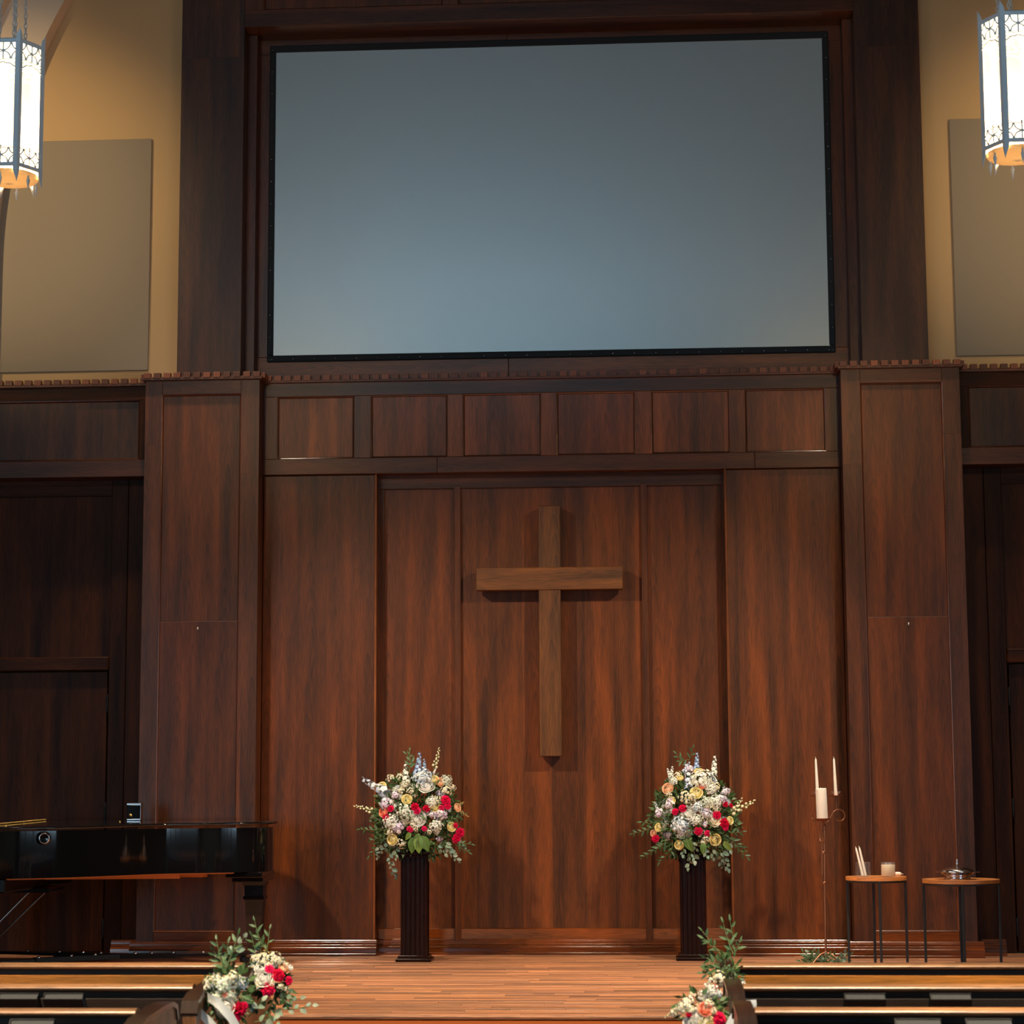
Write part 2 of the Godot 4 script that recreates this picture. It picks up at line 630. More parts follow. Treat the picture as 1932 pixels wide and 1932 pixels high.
func room() -> void:
	var g := thing("floor", "dark carpeted nave floor below the stage", "floor", Vector3.ZERO, "", "structure")
	plain_box("carpet", Vector3(-8.6, NAVE - 0.2, 4.0), Vector3(8.6, NAVE, 22.2), M.carpet, g)
	var w := thing("wall_left", "side wall of the nave on the piano side, with low windows", "wall", Vector3.ZERO, "", "structure")
	var w2 := thing("wall_right", "side wall of the nave on the side-table side, with low windows", "wall", Vector3.ZERO, "", "structure")
	var walls := [w, w2]
	for k in 2:
		var s := -1.0 if k == 0 else 1.0
		plain_box("plaster", Vector3(minf(s * 8.4, s * 8.7), NAVE - 0.2, -0.6), Vector3(maxf(s * 8.4, s * 8.7), 9.7, 22.2), M.nave_wall, walls[k])
		for i in 4:
			var z := 9.5 + 2.9 * i
			var wi := thing("window_%d" % (k * 4 + i + 1), "tall frosted nave window, %s in the %s wall" % [["nearest the stage", "second from the stage", "third from the stage", "farthest from the stage"][i], "piano side" if s < 0 else "side-table side"], "window", Vector3.ZERO, "nave windows", "structure")
			plain_box("pane", Vector3(minf(s * 8.36, s * 8.40), 0.6, z), Vector3(maxf(s * 8.36, s * 8.40), 4.0, z + 2.2), M.day, wi)
			for q in [[z - 0.08, z], [z + 2.2, z + 2.28], [z + 1.07, z + 1.13]]:
				plain_box("mullion", Vector3(minf(s * 8.32, s * 8.40), 0.6, q[0]), Vector3(maxf(s * 8.32, s * 8.40), 4.0, q[1]), M.ceiling, wi)
	var wr := thing("wall_rear", "plain plaster wall at the far end of the nave", "wall", Vector3.ZERO, "", "structure")
	plain_box("plaster", Vector3(-8.7, NAVE - 0.2, 22.0), Vector3(8.7, 9.7, 22.3), M.nave_wall, wr)
	var gw := thing("window_10", "great daylit window high above the added gallery", "window", Vector3.ZERO, "", "structure")
	plain_box("pane", Vector3(-6.5, 5.9, 21.94), Vector3(0.7, 9.1, 22.0), M.day_bright, gw)
	for x in [-6.58, -4.15, -1.75, 0.7]:
		plain_box("mullion", Vector3(x, 5.9, 21.9), Vector3(x + 0.08, 9.1, 22.0), M.ceiling, gw)
	var dr := thing("window_9", "narrow daylit window in the nave's end wall", "window", Vector3.ZERO, "", "structure")
	plain_box("pane", Vector3(-4.4, 0.0, 21.96), Vector3(-2.6, 3.6, 22.0), M.day, dr)
	for x in [-4.48, -2.6, -3.53]:
		plain_box("mullion", Vector3(x, 0.0, 21.93), Vector3(x + 0.07, 3.6, 22.0), M.ceiling, dr)
	var ce := thing("ceiling", "high plain ceiling over nave and chancel", "ceiling", Vector3.ZERO, "", "structure")
	plain_box("slab", Vector3(-8.7, 9.5, -0.6), Vector3(8.7, 9.7, 22.3), M.ceiling, ce)
	var ba := thing("ceiling", "unseen gallery added to shade the upper chancel wall", "gallery", Vector3.ZERO, "", "structure")
	plain_box("slab", Vector3(-8.4, 4.35, 8.6), Vector3(8.4, 4.6, 22.0), M.ceiling, ba)  # gallery added out of view to keep daylight off the upper wall
	plain_box("parapet", Vector3(-8.4, 4.6, 8.6), Vector3(8.4, 5.5, 8.75), M.oak, ba)


func chancel_floor() -> void:
	var f := thing("floor", "raised stage floor of narrow glossy reddish oak strips", "stage floor", Vector3.ZERO, "", "structure")
	plain_box("subfloor", Vector3(-8.4, NAVE, -0.4), Vector3(8.4, -0.012, 4.02), M.riser, f)
	var mb := MB.new()
	mb.g = 0
	var z := -0.2
	while z < 4.04:
		var z1 := minf(z + 0.0826, 4.045)
		var x := -4.6 - rng.randf() * 1.2
		while x < 4.6:
			var x1 := x + rng.randf_range(0.5, 1.5)
			var tone := rng.randf_range(0.80, 1.06)
			mb.col = Color(tone, tone * rng.randf_range(0.95, 1.02), tone * rng.randf_range(0.9, 1.0))
			mb.o = Vector2(rng.randf(), rng.randf())
			mb.box(Vector3(x + 0.0008, -0.012, z + 0.0006), Vector3(x1 - 0.0008, rng.randf_range(-0.0006, 0.0003), z1 - 0.0006), 0.0009)
			x = x1
		z = z1
	var pl := part("plank", mb.mesh(), M.deck, f)
	pl.set_meta("kind", "stuff")
	var nose := MB.new()
	nose.g = 0
	var prof := PackedVector2Array([Vector2(4.045, 0.0), Vector2(4.135, 0.0), Vector2(4.147, -0.004), Vector2(4.152, -0.014), Vector2(4.147, -0.026), Vector2(4.135, -0.03), Vector2(4.045, -0.03)])
	nose.sweep(prof, 0, -8.4, 8.4)
	part("nosing", nose.mesh(), M.deck, f)
	board("riser_board", Vector3(-3.9, NAVE, 4.02), Vector3(3.9, -0.034, 4.132), M.riser_face, f, 0)


func wall_boards() -> void:
	var w := thing("wall_back", "plaster and board chancel wall behind the panelling", "wall", Vector3.ZERO, "", "structure")
	plain_box("masonry", Vector3(-8.7, NAVE - 0.2, -0.7), Vector3(8.7, 9.7, -0.34), M.plaster, w)
	for s: float in [-1.0, 1.0]:
		plain_box("plaster", Vector3(minf(s * 2.86, s * 8.4), 4.3, -0.36), Vector3(maxf(s * 2.86, s * 8.4), 9.5, -0.1), M.plaster, w)
	# the boarding round the screen
	board("backing_board", Vector3(-2.42, 4.30, -0.345), Vector3(-0.33, 4.62, -0.315), M.mantle, w, 0)  # lower boards: light from below put into their lighter wood colour
	board("backing_board", Vector3(-0.328, 4.30, -0.345), Vector3(2.42, 4.62, -0.315), M.mantle_b, w, 0)
	board("backing_board", Vector3(-2.42, 7.10, -0.345), Vector3(-0.33, 7.6, -0.315), M.frame, w, 0)
	board("backing_board", Vector3(-0.328, 7.10, -0.345), Vector3(2.42, 7.6, -0.315), M.panel, w, 0)
	board("backing_board", Vector3(-2.20, 4.62, -0.345), Vector3(2.20, 7.10, -0.325), M.frame, w, 1)
	for s: float in [-1.0, 1.0]:
		board("backing_board", Vector3(minf(s * 2.20, s * 2.42), 4.62, -0.345), Vector3(maxf(s * 2.20, s * 2.42), 7.10, -0.318), M.frame_b, w, 1)
		board("stop_strip", Vector3(minf(s * 2.32, s * 2.42), 4.36, -0.318), Vector3(maxf(s * 2.32, s * 2.42), 7.225, -0.18), M.frame, w, 1)
	# the ledge on top of the frieze
	board("ledge", Vector3(-2.4, 4.30, -0.345), Vector3(2.4, 4.352, 0.0), M.frame, w, 0)
	# the two tall plain columns either side of the screen
	for s: float in [-1.0, 1.0]:
		var col := thing("column", "tall plain dark wood column beside the screen, %s" % ("above the piano" if s < 0 else "above the side tables"), "column", Vector3.ZERO, "", "structure")
		var x0 := minf(s * 2.393, s * 2.893)
		var x1 := maxf(s * 2.393, s * 2.893)
		board("face_board", Vector3(x0, 4.34, -0.345), Vector3(x1, 6.98 if s < 0 else 6.93, 0.0), M.column, col, 1, 0.0006)
		board("face_board", Vector3(x0, 6.98 if s < 0 else 6.93, -0.345), Vector3(x1, 9.5, 0.0), M.column, col, 1, 0.0006)
	# the frieze above the screen
	var t := thing("trim_1", "panelled dark wood frieze above the projection screen", "frieze", Vector3.ZERO, "", "structure")
	board("rail", Vector3(-2.393, 7.225, -0.34), Vector3(2.393, 7.365, 0.0), M.frame, t, 0)
	board("rail", Vector3(-2.393, 8.3, -0.34), Vector3(2.393, 9.5, 0.0), M.frame, t, 0)
	for q in [[-2.393, -2.239], [-0.817, -0.695], [0.695, 0.817], [2.239, 2.393]]:
		board("stile", Vector3(q[0], 7.365, -0.34), Vector3(q[1], 8.3, 0.0), M.frame_b, t, 1)
	for q in [[-2.239, -0.817], [-0.695, 0.695], [0.817, 2.239]]:
		board("panel", Vector3(q[0], 7.365, -0.34), Vector3(q[1], 8.3, -0.022), M.panel, t, 1, 0.0)
		var mb := MB.new()
		mb.bead(q[0], 7.365, q[1], 8.3, -0.022, -0.002, 0.012)
		part("panel_moulding", mb.mesh(), M.bead, t)


# a row of dentil blocks between x0 and x1 whose fronts stand at z
func dentils(parent: Node3D, x0: float, x1: float, z: float, back: float) -> void:
	var mb := MB.new()
	mb.g = 0
	mb.box(Vector3(x0, 4.345, back), Vector3(x1, 4.362, z - 0.004), 0.001)
	mb.box(Vector3(x0, 4.362, back), Vector3(x1, 4.374, z - 0.022), 0.001)
	part("dentil_strip", mb.mesh(), M.dentil[1], parent)
	var b := MB.new()
	b.box(Vector3(-0.0268, 0.0, -0.045), Vector3(0.0268, 0.040, 0.0), 0.0015)
	var m := b.mesh()
	var count := int(round((x1 - x0) / 0.0757))
	var step := (x1 - x0) / count
	for i in count:
		part("dentil_block", m, M.dentil[rng.randi() % 4], parent, Transform3D(Basis.IDENTITY, Vector3(x0 + step * (i + 0.5), 4.361, z)))


func mantle() -> void:
	var t := thing("trim_2", "long six panelled frieze with dentils over the cross niche", "frieze", Vector3.ZERO, "", "structure")
	board("rail", Vector3(-2.206, 3.63, -0.13), Vector3(-0.86, 3.752, 0.02), M.frame_b, t, 0)
	board("rail", Vector3(-0.859, 3.63, -0.13), Vector3(1.56, 3.752, 0.02), M.frame_b, t, 0)
	board("rail", Vector3(1.561, 3.63, -0.13), Vector3(2.206, 3.752, 0.02), M.frame, t, 0)
	board("rail", Vector3(-2.206, 4.238, -0.3), Vector3(2.206, 4.347, 0.02), M.frame, t, 0)
	var edges := [-2.097, -1.502, -1.370, -0.780, -0.660, -0.060, 0.060, 0.658, 0.783, 1.378, 1.495, 2.100]
	board("stile", Vector3(-2.206, 3.752, -0.13), Vector3(edges[0], 4.238, 0.02), M.frame, t, 1)
	board("stile", Vector3(edges[11], 3.752, -0.13), Vector3(2.206, 4.238, 0.02), M.frame, t, 1)
	for i in 6:
		var x0: float = edges[i * 2]
		var x1: float = edges[i * 2 + 1]
		if i > 0:
			board("stile", Vector3(edges[i * 2 - 1], 3.752, -0.13), Vector3(x0, 4.238, 0.02), M.frame_b if i == 1 else M.mantle_b, t, 1)
		board("panel", Vector3(x0, 3.752, -0.13), Vector3(x1, 4.238, 0.002), M.mantle if i % 2 else M.mantle_b, t, 1, 0.0)
		var mb := MB.new()
		mb.bead(x0, 3.752, x1, 4.238, 0.002, 0.02, 0.013)
		part("panel_moulding", mb.mesh(), M.bead, t)
	dentils(t, -2.206, 2.206, 0.05, -0.02)


func base_profile(z: float, back: float, h: float) -> PackedVector2Array:
	var p := PackedVector2Array([Vector2(back, 0.0), Vector2(z + 0.052, 0.0)])
	for q in [[0.052, 0.010, 0.010], [0.040, 0.052, 0.014], [0.024, 0.076, 0.006], [0.018, h - 0.016, 0.005]]:
		p.append(Vector2(z + q[0], q[1]))
		for k in 4:
			var a := PI * 0.5 * (k + 1) / 4.0
			p.append(Vector2(z + q[0] - q[2] * (1.0 - cos(a)), q[1] + q[2] * sin(a)))
	p.append(Vector2(z + 0.013, h - 0.006))
	p.append(Vector2(z + 0.012, h - 0.004))
	p.append(Vector2(z + 0.006, h + 0.002))
	p.append(Vector2(back, h + 0.002))
	return p


func baseboard(called: String, label: String, runs: Array) -> void:
	var t := thing(called, label, "baseboard", Vector3.ZERO, "", "structure")
	for q in runs:
		var mb := MB.new()
		mb.g = 0
		mb.o = Vector2(rng.randf(), rng.randf())
		mb.sweep(base_profile(q[2], q[2] - 0.08, 0.113), 0, q[0], q[1], true, 40.0)
		part("base_moulding", mb.mesh(), M.base, t)


func pilasters() -> void:
	for s: float in [-1.0, 1.0]:
		var p := thing("pilaster", "broad panelled wood pilaster standing behind %s" % ("the grand piano" if s < 0 else "the two side tables"), "pilaster", Vector3.ZERO, "", "structure")
		var inn := 2.205
		var out := 3.088
		var pa := 2.347
		var pb := 2.958
		var sx := func(a: float, b: float) -> Vector2: return Vector2(minf(s * a, s * b), maxf(s * a, s * b))
		var q: Vector2 = sx.call(inn + 0.02, out - 0.02)
		board("carcass", Vector3(q.x, 0.0, -0.3), Vector3(q.y, 4.35, 0.165), M.frame, p, 1)
		q = sx.call(inn, pa)
		board("stile", Vector3(q.x, 0.0, -0.1), Vector3(q.y, 3.62, 0.2), M.frame_b if s < 0 else M.frame, p, 1, 0.0008)
		board("stile", Vector3(q.x, 3.62, -0.1), Vector3(q.y, 4.348, 0.2), M.frame, p, 1, 0.0008)
		q = sx.call(pb, out)
		board("stile", Vector3(q.x, 0.0, -0.1), Vector3(q.y, 3.84, 0.2), M.frame_b, p, 1, 0.0008)
		board("stile", Vector3(q.x, 3.84, -0.1), Vector3(q.y, 4.348, 0.2), M.frame, p, 1, 0.0008)
		q = sx.call(pa, pb)
		board("rail", Vector3(q.x, 4.236, 0.1), Vector3(q.y, 4.348, 0.2), M.frame_b if s < 0 else M.frame, p, 0)
		board("rail", Vector3(q.x, 0.0, 0.1), Vector3(q.y, 0.186, 0.2), M.base, p, 0)
		var seam := 2.495 if s < 0 else 2.478
		board("panel", Vector3(q.x, 0.186, 0.1), Vector3(q.y, seam - 0.001, 0.184), M.panel if s < 0 else M.panel_b, p, 1, 0.001)
		board("panel", Vector3(q.x, seam + 0.001, 0.1), Vector3(q.y, 4.236, 0.183), M.panel_b if s < 0 else M.panel, p, 1, 0.001)
		var mb := MB.new()
		mb.bead(q.x, 0.186, q.y, 4.236, 0.184, 0.2, 0.012)
		part("panel_moulding", mb.mesh(), M.bead, p)
		var pg := MB.new()
		pg.ball(Vector3(s * 2.66, seam - 0.055, 0.186), Vector3(0.005, 0.012, 0.006))
		part("peg", pg.mesh(), M.wax, p)
		q = sx.call(inn - 0.02, out + 0.02)
		dentils(p, q.x, q.y, 0.235, 0.0)
		board("cap_board", Vector3(q.x, 4.34, -0.3), Vector3(q.y, 4.352, 0.205), M.frame, p, 0)
		# dentils returning along the side towards the frieze
		var b := MB.new()
		b.box(Vector3(-0.02, 0.0, -0.027), Vector3(0.02, 0.040, 0.027), 0.0015)
		var bm := b.mesh()
		for i in 3:
			for e in [inn - 0.02, out + 0.02]:
				part("dentil_block", bm, M.dentil[rng.randi() % 4], p, Transform3D(Basis.IDENTITY, Vector3(s * e, 4.361, 0.16 - 0.0757 * i)))
	baseboard("baseboard_left", "moulded baseboard along the foot of the pilaster behind the piano", [[-3.13, -2.16, 0.2], [-3.32, -3.07, 0.0]])
	baseboard("baseboard_right", "moulded baseboard along the foot of the pilaster behind the side tables", [[2.16, 3.13, 0.2], [3.07, 3.32, 0.0]])
	baseboard("baseboard_centre", "moulded baseboard under the cross niche and its side panels", [[-2.22, -1.315, 0.0], [1.315, 2.22, 0.0], [-1.36, 1.36, -0.115]])


func wings() -> void:
	for s: float in [-1.0, 1.0]:
		var sx := func(a: float, b: float) -> Vector2: return Vector2(minf(s * a, s * b), maxf(s * a, s * b))
		var t := thing("trim_%d" % (3 if s < 0 else 4), "shade-darkened panelled frieze with dentils over the %s" % ("doors behind the piano" if s < 0 else "doors beyond the side tables"), "frieze", Vector3.ZERO, "", "structure")
		var q: Vector2 = sx.call(3.06, 6.6)
		board("rail", Vector3(q.x, 3.637, -0.3), Vector3(q.y, 3.768, 0.0), M.frame, t, 0)
		board("rail", Vector3(q.x, 4.238, -0.3), Vector3(q.y, 4.348, 0.0), M.door, t, 0)
		q = sx.call(3.06, 3.18)
		board("stile", Vector3(q.x, 3.768, -0.3), Vector3(q.y, 4.238, 0.0), M.door, t, 1)
		q = sx.call(4.75, 4.9)
		board("stile", Vector3(q.x, 3.768, -0.3), Vector3(q.y, 4.238, 0.0), M.door, t, 1)
		for e in [[3.18, 4.75], [4.9, 6.6]]:
			q = sx.call(e[0], e[1])
			board("panel", Vector3(q.x, 3.768, -0.3), Vector3(q.y, 4.238, -0.02), M.column, t, 1, 0.0)
			var mb := MB.new()
			mb.bead(q.x, 3.768, q.y, 4.238, -0.02, 0.0, 0.013)
			part("panel_moulding", mb.mesh(), M.bead, t)
		q = sx.call(3.11, 6.6)
		dentils(t, q.x, q.y, 0.03, -0.1)
		var d := thing("door_%d" % (1 if s < 0 else 2), "shade-darkened recessed panelled door bay %s" % ("behind the grand piano" if s < 0 else "beyond the larger side table"), "door", Vector3.ZERO, "", "structure")
		q = sx.call(3.06, 3.300)
		board("jamb", Vector3(q.x, 0.0, -0.34), Vector3(q.y, 3.64, -0.2), M.door, d, 1)
		q = sx.call(3.304, 3.432)
		board("stile", Vector3(q.x, 0.0, -0.34), Vector3(q.y, 3.64, -0.2), M.door, d, 1)
		q = sx.call(3.432, 4.7)
		board("rail", Vector3(q.x, 3.515, -0.34), Vector3(q.y, 3.64, -0.2), M.door, d, 0)
		board("panel", Vector3(q.x, 2.258, -0.34), Vector3(q.y, 3.515, -0.222), M.door, d, 1, 0.0)
		board("rail", Vector3(q.x, 2.15, -0.34), Vector3(q.y, 2.258, -0.182), M.door, d, 0, 0.009)
		q = sx.call(3.446, 4.69)
		board("door_leaf", Vector3(q.x, 0.015, -0.33), Vector3(q.y, 2.142, -0.215), M.door, d, 1)
		q = sx.call(4.7, 4.83)
		board("stile", Vector3(q.x, 0.0, -0.34), Vector3(q.y, 3.64, -0.2), M.door, d, 1)
		q = sx.call(4.832, 8.4)
		board("panel", Vector3(q.x, 0.0, -0.34), Vector3(q.y, 3.64, -0.21), M.door, d, 1)
		for y in [1.83, 1.0, 0.12]:
			var h := MB.new()
			h.lathe(Vector3(s * 3.443, y, -0.207), [Vector2(0.0, 0.0), Vector2(0.009, 0.0), Vector2(0.009, 0.045), Vector2(0.008, 0.046), Vector2(0.009, 0.047), Vector2(0.009, 0.092), Vector2(0.009, 0.138), Vector2(0.0, 0.139)], 8)
			part("hinge", h.mesh(), M.iron, d)


func niche() -> void:
	var w := thing("wall_niche", "shallow panelled niche behind the cross with its flanking panels", "niche", Vector3.ZERO, "", "structure")
	for s: float in [-1.0, 1.0]:
		board("side_panel", Vector3(minf(s * 1.33, s * 2.21), 0.0, -0.3), Vector3(maxf(s * 1.33, s * 2.21), 3.632, 0.0), M.panel if s < 0 else M.panel_b, w, 1, 0.013)
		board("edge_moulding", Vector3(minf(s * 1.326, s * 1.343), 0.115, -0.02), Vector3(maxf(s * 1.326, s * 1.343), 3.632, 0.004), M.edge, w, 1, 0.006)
		board("batten", Vector3(s * 0.716 - 0.025, 0.1, -0.2), Vector3(s * 0.716 + 0.025, 3.54, -0.098), M.frame, w, 1, 0.003)
		board("stile", Vector3(minf(s * 1.28, s * 1.35), 0.1, -0.3), Vector3(maxf(s * 1.28, s * 1.35), 3.54, -0.118), M.frame, w, 1)
		board("panel", Vector3(minf(s * 0.70, s * 1.30), 0.1, -0.3), Vector3(maxf(s * 0.70, s * 1.30), 3.54, -0.13), M.panel, w, 1, 0.0)
	board("panel", Vector3(-0.705, 0.1, -0.3), Vector3(0.705, 3.54, -0.128), M.panel_b, w, 1, 0.0)
	board("header", Vector3(-1.34, 3.525, -0.3), Vector3(1.34, 3.64, -0.105), M.frame, w, 0)
	board("rail", Vector3(-1.34, 0.08, -0.3), Vector3(1.34, 0.193, -0.113), M.base, w, 0, 0.006)


func arch() -> void:
	var t := thing("trim_5", "pale plaster arch springing over the beige wall", "arch", Vector3.ZERO, "", "structure")
	for band in [["rib", 4.360, 4.755, 0.05], ["outer_order", 4.755, 5.28, 0.16]]:
		var mb := MB.new()
		var seg := 72
		var r0: float = band[1]
		var r1: float = band[2]
		var z: float = band[3]
		var ring := []
		ring.append([Vector2(-r0, 4.41), Vector2(-r1, 4.41), Vector2(1, 0)])
		for i in seg + 1:
			var a := PI - PI * i / seg
			ring.append([Vector2(cos(a), sin(a)) * r0 + Vector2(0, 5.396), Vector2(cos(a), sin(a)) * r1 + Vector2(0, 5.396), Vector2(-cos(a), -sin(a))])
		ring.append([Vector2(r0, 4.41), Vector2(r1, 4.41), Vector2(-1, 0)])
		for i in ring.size() - 1:
			var a = ring[i]
			var b = ring[i + 1]
			var p := func(q: Vector2, zz: float) -> Vector3: return Vector3(q.x, minf(q.y, 9.5), zz)
			mb.face(p.call(a[0], z), p.call(b[0], z), p.call(b[1], z), p.call(a[1], z), Vector3.BACK)
			var na := Vector3(a[2].x, a[2].y, 0)
			var nb := Vector3(b[2].x, b[2].y, 0)
			mb.tri(p.call(a[0], z), p.call(b[0], z), p.call(b[0], -0.11), na, nb, nb)
			mb.tri(p.call(a[0], z), p.call(b[0], -0.11), p.call(a[0], -0.11), na, nb, na)
			mb.tri(p.call(a[1], z), p.call(b[1], z), p.call(b[1], -0.11), -na, -nb, -nb)
			mb.tri(p.call(a[1], z), p.call(b[1], -0.11), p.call(a[1], -0.11), -na, -nb, -na)
		part(band[0], mb.mesh(), M.arch, t)


func acoustic_panels() -> void:
	for s: float in [-1.0, 1.0]:
		var mb := MB.new()
		mb.box(Vector3(-0.605, -0.9345, -0.012), Vector3(0.605, 0.9345, 0.012), 0.004)
		var x := s * (3.14 if s < 0 else 3.115) + s * 0.605
		single("acoustic_panel", mb.mesh(), M.fabric, "taupe fabric wall panel on the beige wall above the %s" % ("piano" if s < 0 else "side tables"), "wall panel", Transform3D(Basis.IDENTITY, Vector3(x, 5.4215, -0.0875)), "acoustic panels")


func projection_screen() -> void:
	var o := thing("projection_screen", "large blank grey projection screen in a black frame", "screen", Vector3(0, 4.575, -0.3))
	plain_box("screen_fabric", Vector3(-2.19, 0.05, -0.012), Vector3(2.185, 2.54, 0.0), M.screen, o, 0.0)
	for q in [[-2.24, 0.004, 2.22, 0.056], [-2.24, 2.54, 2.22, 2.596], [-2.24, 0.058, -2.192, 2.54], [2.172, 0.058, 2.22, 2.54]]:
		plain_box("frame_bar", Vector3(q[0], q[1], -0.02), Vector3(q[2], q[3], 0.010), M.screen_frame, o, 0.006)
	var mb := MB.new()
	for i in 27:
		mb.ball(Vector3(-2.2 + 4.37 * i / 26.0, 0.024, 0.010), Vector3(0.007, 0.007, 0.005), 8, 4)
	for i in 15:
		for x in [-2.22, 2.2]:
			mb.ball(Vector3(x, 0.02 + 2.54 * i / 14.0, 0.010), Vector3(0.006, 0.006, 0.004), 8, 4)
	var st := part("stud", mb.mesh(), M.steel, o)
	st.set_meta("kind", "stuff")


func cross() -> void:
	var o := thing("cross", "large plain wooden cross hanging on the niche wall", "cross", Vector3(-0.005, 2.83, -0.03))
	board("upright", Vector3(-0.0835, -1.362, -0.075), Vector3(0.0835, 0.535, 0.045), M.cross, o, 1, 0.004)
	board("crossbar", Vector3(-0.558, -0.108, -0.05), Vector3(0.556, 0.062, 0.056), M.cross, o, 0, 0.004)
	plain_box("mount", Vector3(-0.06, -0.9, -0.1), Vector3(0.06, 0.4, -0.07), M.frame, o)


func lanterns() -> void:
	for s: float in [-1.0, 1.0]:
		var o := thing("lantern", "hexagonal church lantern hanging above the %s" % ("grand piano" if s < 0 else "candles and side tables"), "lantern", Vector3(s * 2.708, 4.9, 5.0), "hanging lanterns")
		lantern(o)
		var l := OmniLight3D.new()
		l.name = "lantern_light"
		l.light_color = Color(1.0, 0.80, 0.56)
		l.light_energy = 1.9
		l.light_size = 0.05
		l.omni_range = 40.0
		l.omni_attenuation = 2.0
		l.shadow_enabled = true
		l.position = Vector3(s * 2.708, 4.72, 5.0)
		add_child(l, true)


func lantern(o: Node3D) -> void:
	var r := 0.172
	var yb := -0.345
	var yt := 0.365
	var ring := func(k: int, rad: float, y: float) -> Vector3: return Vector3(cos(TAU * k / 6.0) * rad, y, sin(TAU * k / 6.0) * rad)
	var bulb := MB.new()
	bulb.ball(Vector3(0, -0.18, 0), Vector3(0.05, 0.07, 0.05), 12, 8)
	part("bulb", bulb.mesh(), M.bulb, o)
	for k in 6:
		var a: Vector3 = ring.call(k, r, 0.0)
		var b: Vector3 = ring.call(k + 1, r, 0.0)
		var ux := (b - a).normalized()
		var nn := ((a + b) * 0.5).normalized()
		var w := a.distance_to(b)
		var pane := MB.new()
		var up := Vector3.UP
		pane.face(a + up * yb, b + up * yb, b + up * yt, a + up * yt, nn)
		part("glass_pane", pane.mesh(), M.shade, o)
		# the folded corner blade, pointed at both ends
		var fin := MB.new()
		for e in [[b - a, nn], [ring.call(k - 1, r, 0.0) - a, ((a + ring.call(k - 1, r, 0.0)) * 0.5).normalized()]]:
			var d: Vector3 = e[0].normalized()
			var m: Vector3 = e[1]
			var ridge := a + a.normalized() * 0.013
			var q := a + m * 0.006
			var outer := [ridge + up * (yb - 0.085), q + d * 0.016 + up * (yb - 0.025), q + d * 0.020 + up * (yb + 0.02), q + d * 0.020 + up * (yt - 0.01), q + d * 0.014 + up * (yt + 0.025), ridge + up * (yt + 0.058)]
			for lift in [0.0, -0.004]:
				for i in range(1, 5):
					fin.tri(outer[0] + m * lift, outer[i] + m * lift, outer[i + 1] + m * lift, m if lift == 0.0 else -m, m if lift == 0.0 else -m, m if lift == 0.0 else -m)
			for i in 5:
				var en: Vector3 = (outer[i + 1] - outer[i]).cross(m).normalized()
				if en.dot(d) < 0:
					en = -en
				fin.face(outer[i], outer[i + 1], outer[i + 1] - m * 0.004, outer[i] - m * 0.004, en)
		part("corner_fin", fin.mesh(), M.lantern, o)
		# tracery bands
		for band in 2:
			var tr := MB.new()
			var y0 := yb if band == 0 else yt - 0.118
			var y1 := yb + 0.105 if band == 0 else yt
			var inner0 := y0 + (0.022 if band == 0 else 0.004)
			var inner1 := y1 - (0.004 if band == 0 else 0.022)
			var off := nn * 0.006
			var at := func(x: float, y: float) -> Vector3: return a + ux * (x * w) + up * y + off
			for rail in [[y0, inner0], [inner1, y1]]:
				var c0: Vector3 = at.call(0.0, rail[0])
				var c1: Vector3 = at.call(1.0, rail[0])
				var c2: Vector3 = at.call(1.0, rail[1])
				var c3: Vector3 = at.call(0.0, rail[1])
				tr.face(c0, c1, c2, c3, nn)
				tr.face(c0, c1, c1 - off, c0 - off, Vector3.DOWN)
				tr.face(c3, c2, c2 - off, c3 - off, Vector3.UP)
			var hh := (inner1 - inner0) * 0.5
			for unit in 2:
				var cx := 0.25 + 0.5 * unit
				var hx := 0.23
				for sx in [-1.0, 1.0]:
					for sy in [-1.0, 1.0]:
						var arc := []
						for i in 7:
							var an := PI * 0.5 * i / 6.0
							arc.append(at.call(cx + sx * hx * (1.0 - 0.92 * cos(an)), (inner0 + inner1) * 0.5 + sy * hh * (1.0 - 0.92 * sin(an))))
						tr.tube(arc, 0.0046, 5)
			tr.tube([at.call(0.5, inner0), at.call(0.5, inner1)], 0.0046, 5)
			for x in [0.02, 0.98]:
				tr.tube([at.call(x, inner0), at.call(x, inner1)], 0.0046, 5)
			if band == 1:
				# the cusped drop under the upper band
				var low := []
				for i in 25:
					var x := i / 24.0
					var m := absf(x - 0.5) * 2.0
					low.append([x, y0 - 0.012 - 0.042 * m * m - 0.006 * absf(sin(m * PI * 2.2))])
				for i in 24:
					var p0 = low[i]
					var p1 = low[i + 1]
					tr.tube([at.call(p0[0], p0[1]), at.call(p1[0], p1[1])], 0.0044, 5)
				for e in [0.0, 1.0]:
					tr.tube([at.call(e, y0), at.call(lerpf(e, 0.5, 0.35), y0 - 0.022)], 0.003, 4)
			else:
				tr.ball(at.call(0.5, y1 + 0.006), Vector3(0.007, 0.009, 0.006), 6, 4)
			part("tracery_band", tr.mesh(), M.lantern, o)
		# spike under the corner
		var sp := MB.new()
		var c: Vector3 = ring.call(k, 0.15, 0.0)
		c = Vector3(c.x, 0, c.z).rotated(Vector3.UP, PI / 6.0)
		sp.lathe(c + up * (yb - 0.105), [Vector2(0.0, -0.012), Vector2(0.011, 0.045), Vector2(0.004, 0.06)], 4)
		sp.tube([c + up * (yb - 0.05), c * 0.98 + up * (yb - 0.01)], 0.006, 4)
		part("spike", sp.mesh(), M.lantern, o)
	# ribbed bowl underneath
	var bowl := MB.new()
	var prof := [[0.155, yb - 0.012], [0.158, yb - 0.025], [0.148, yb - 0.038], [0.13, yb - 0.030], [0.115, yb - 0.046], [0.095, yb - 0.040], [0.07, yb - 0.054], [0.045, yb - 0.05], [0.0, yb - 0.058]]
	var seg := 72
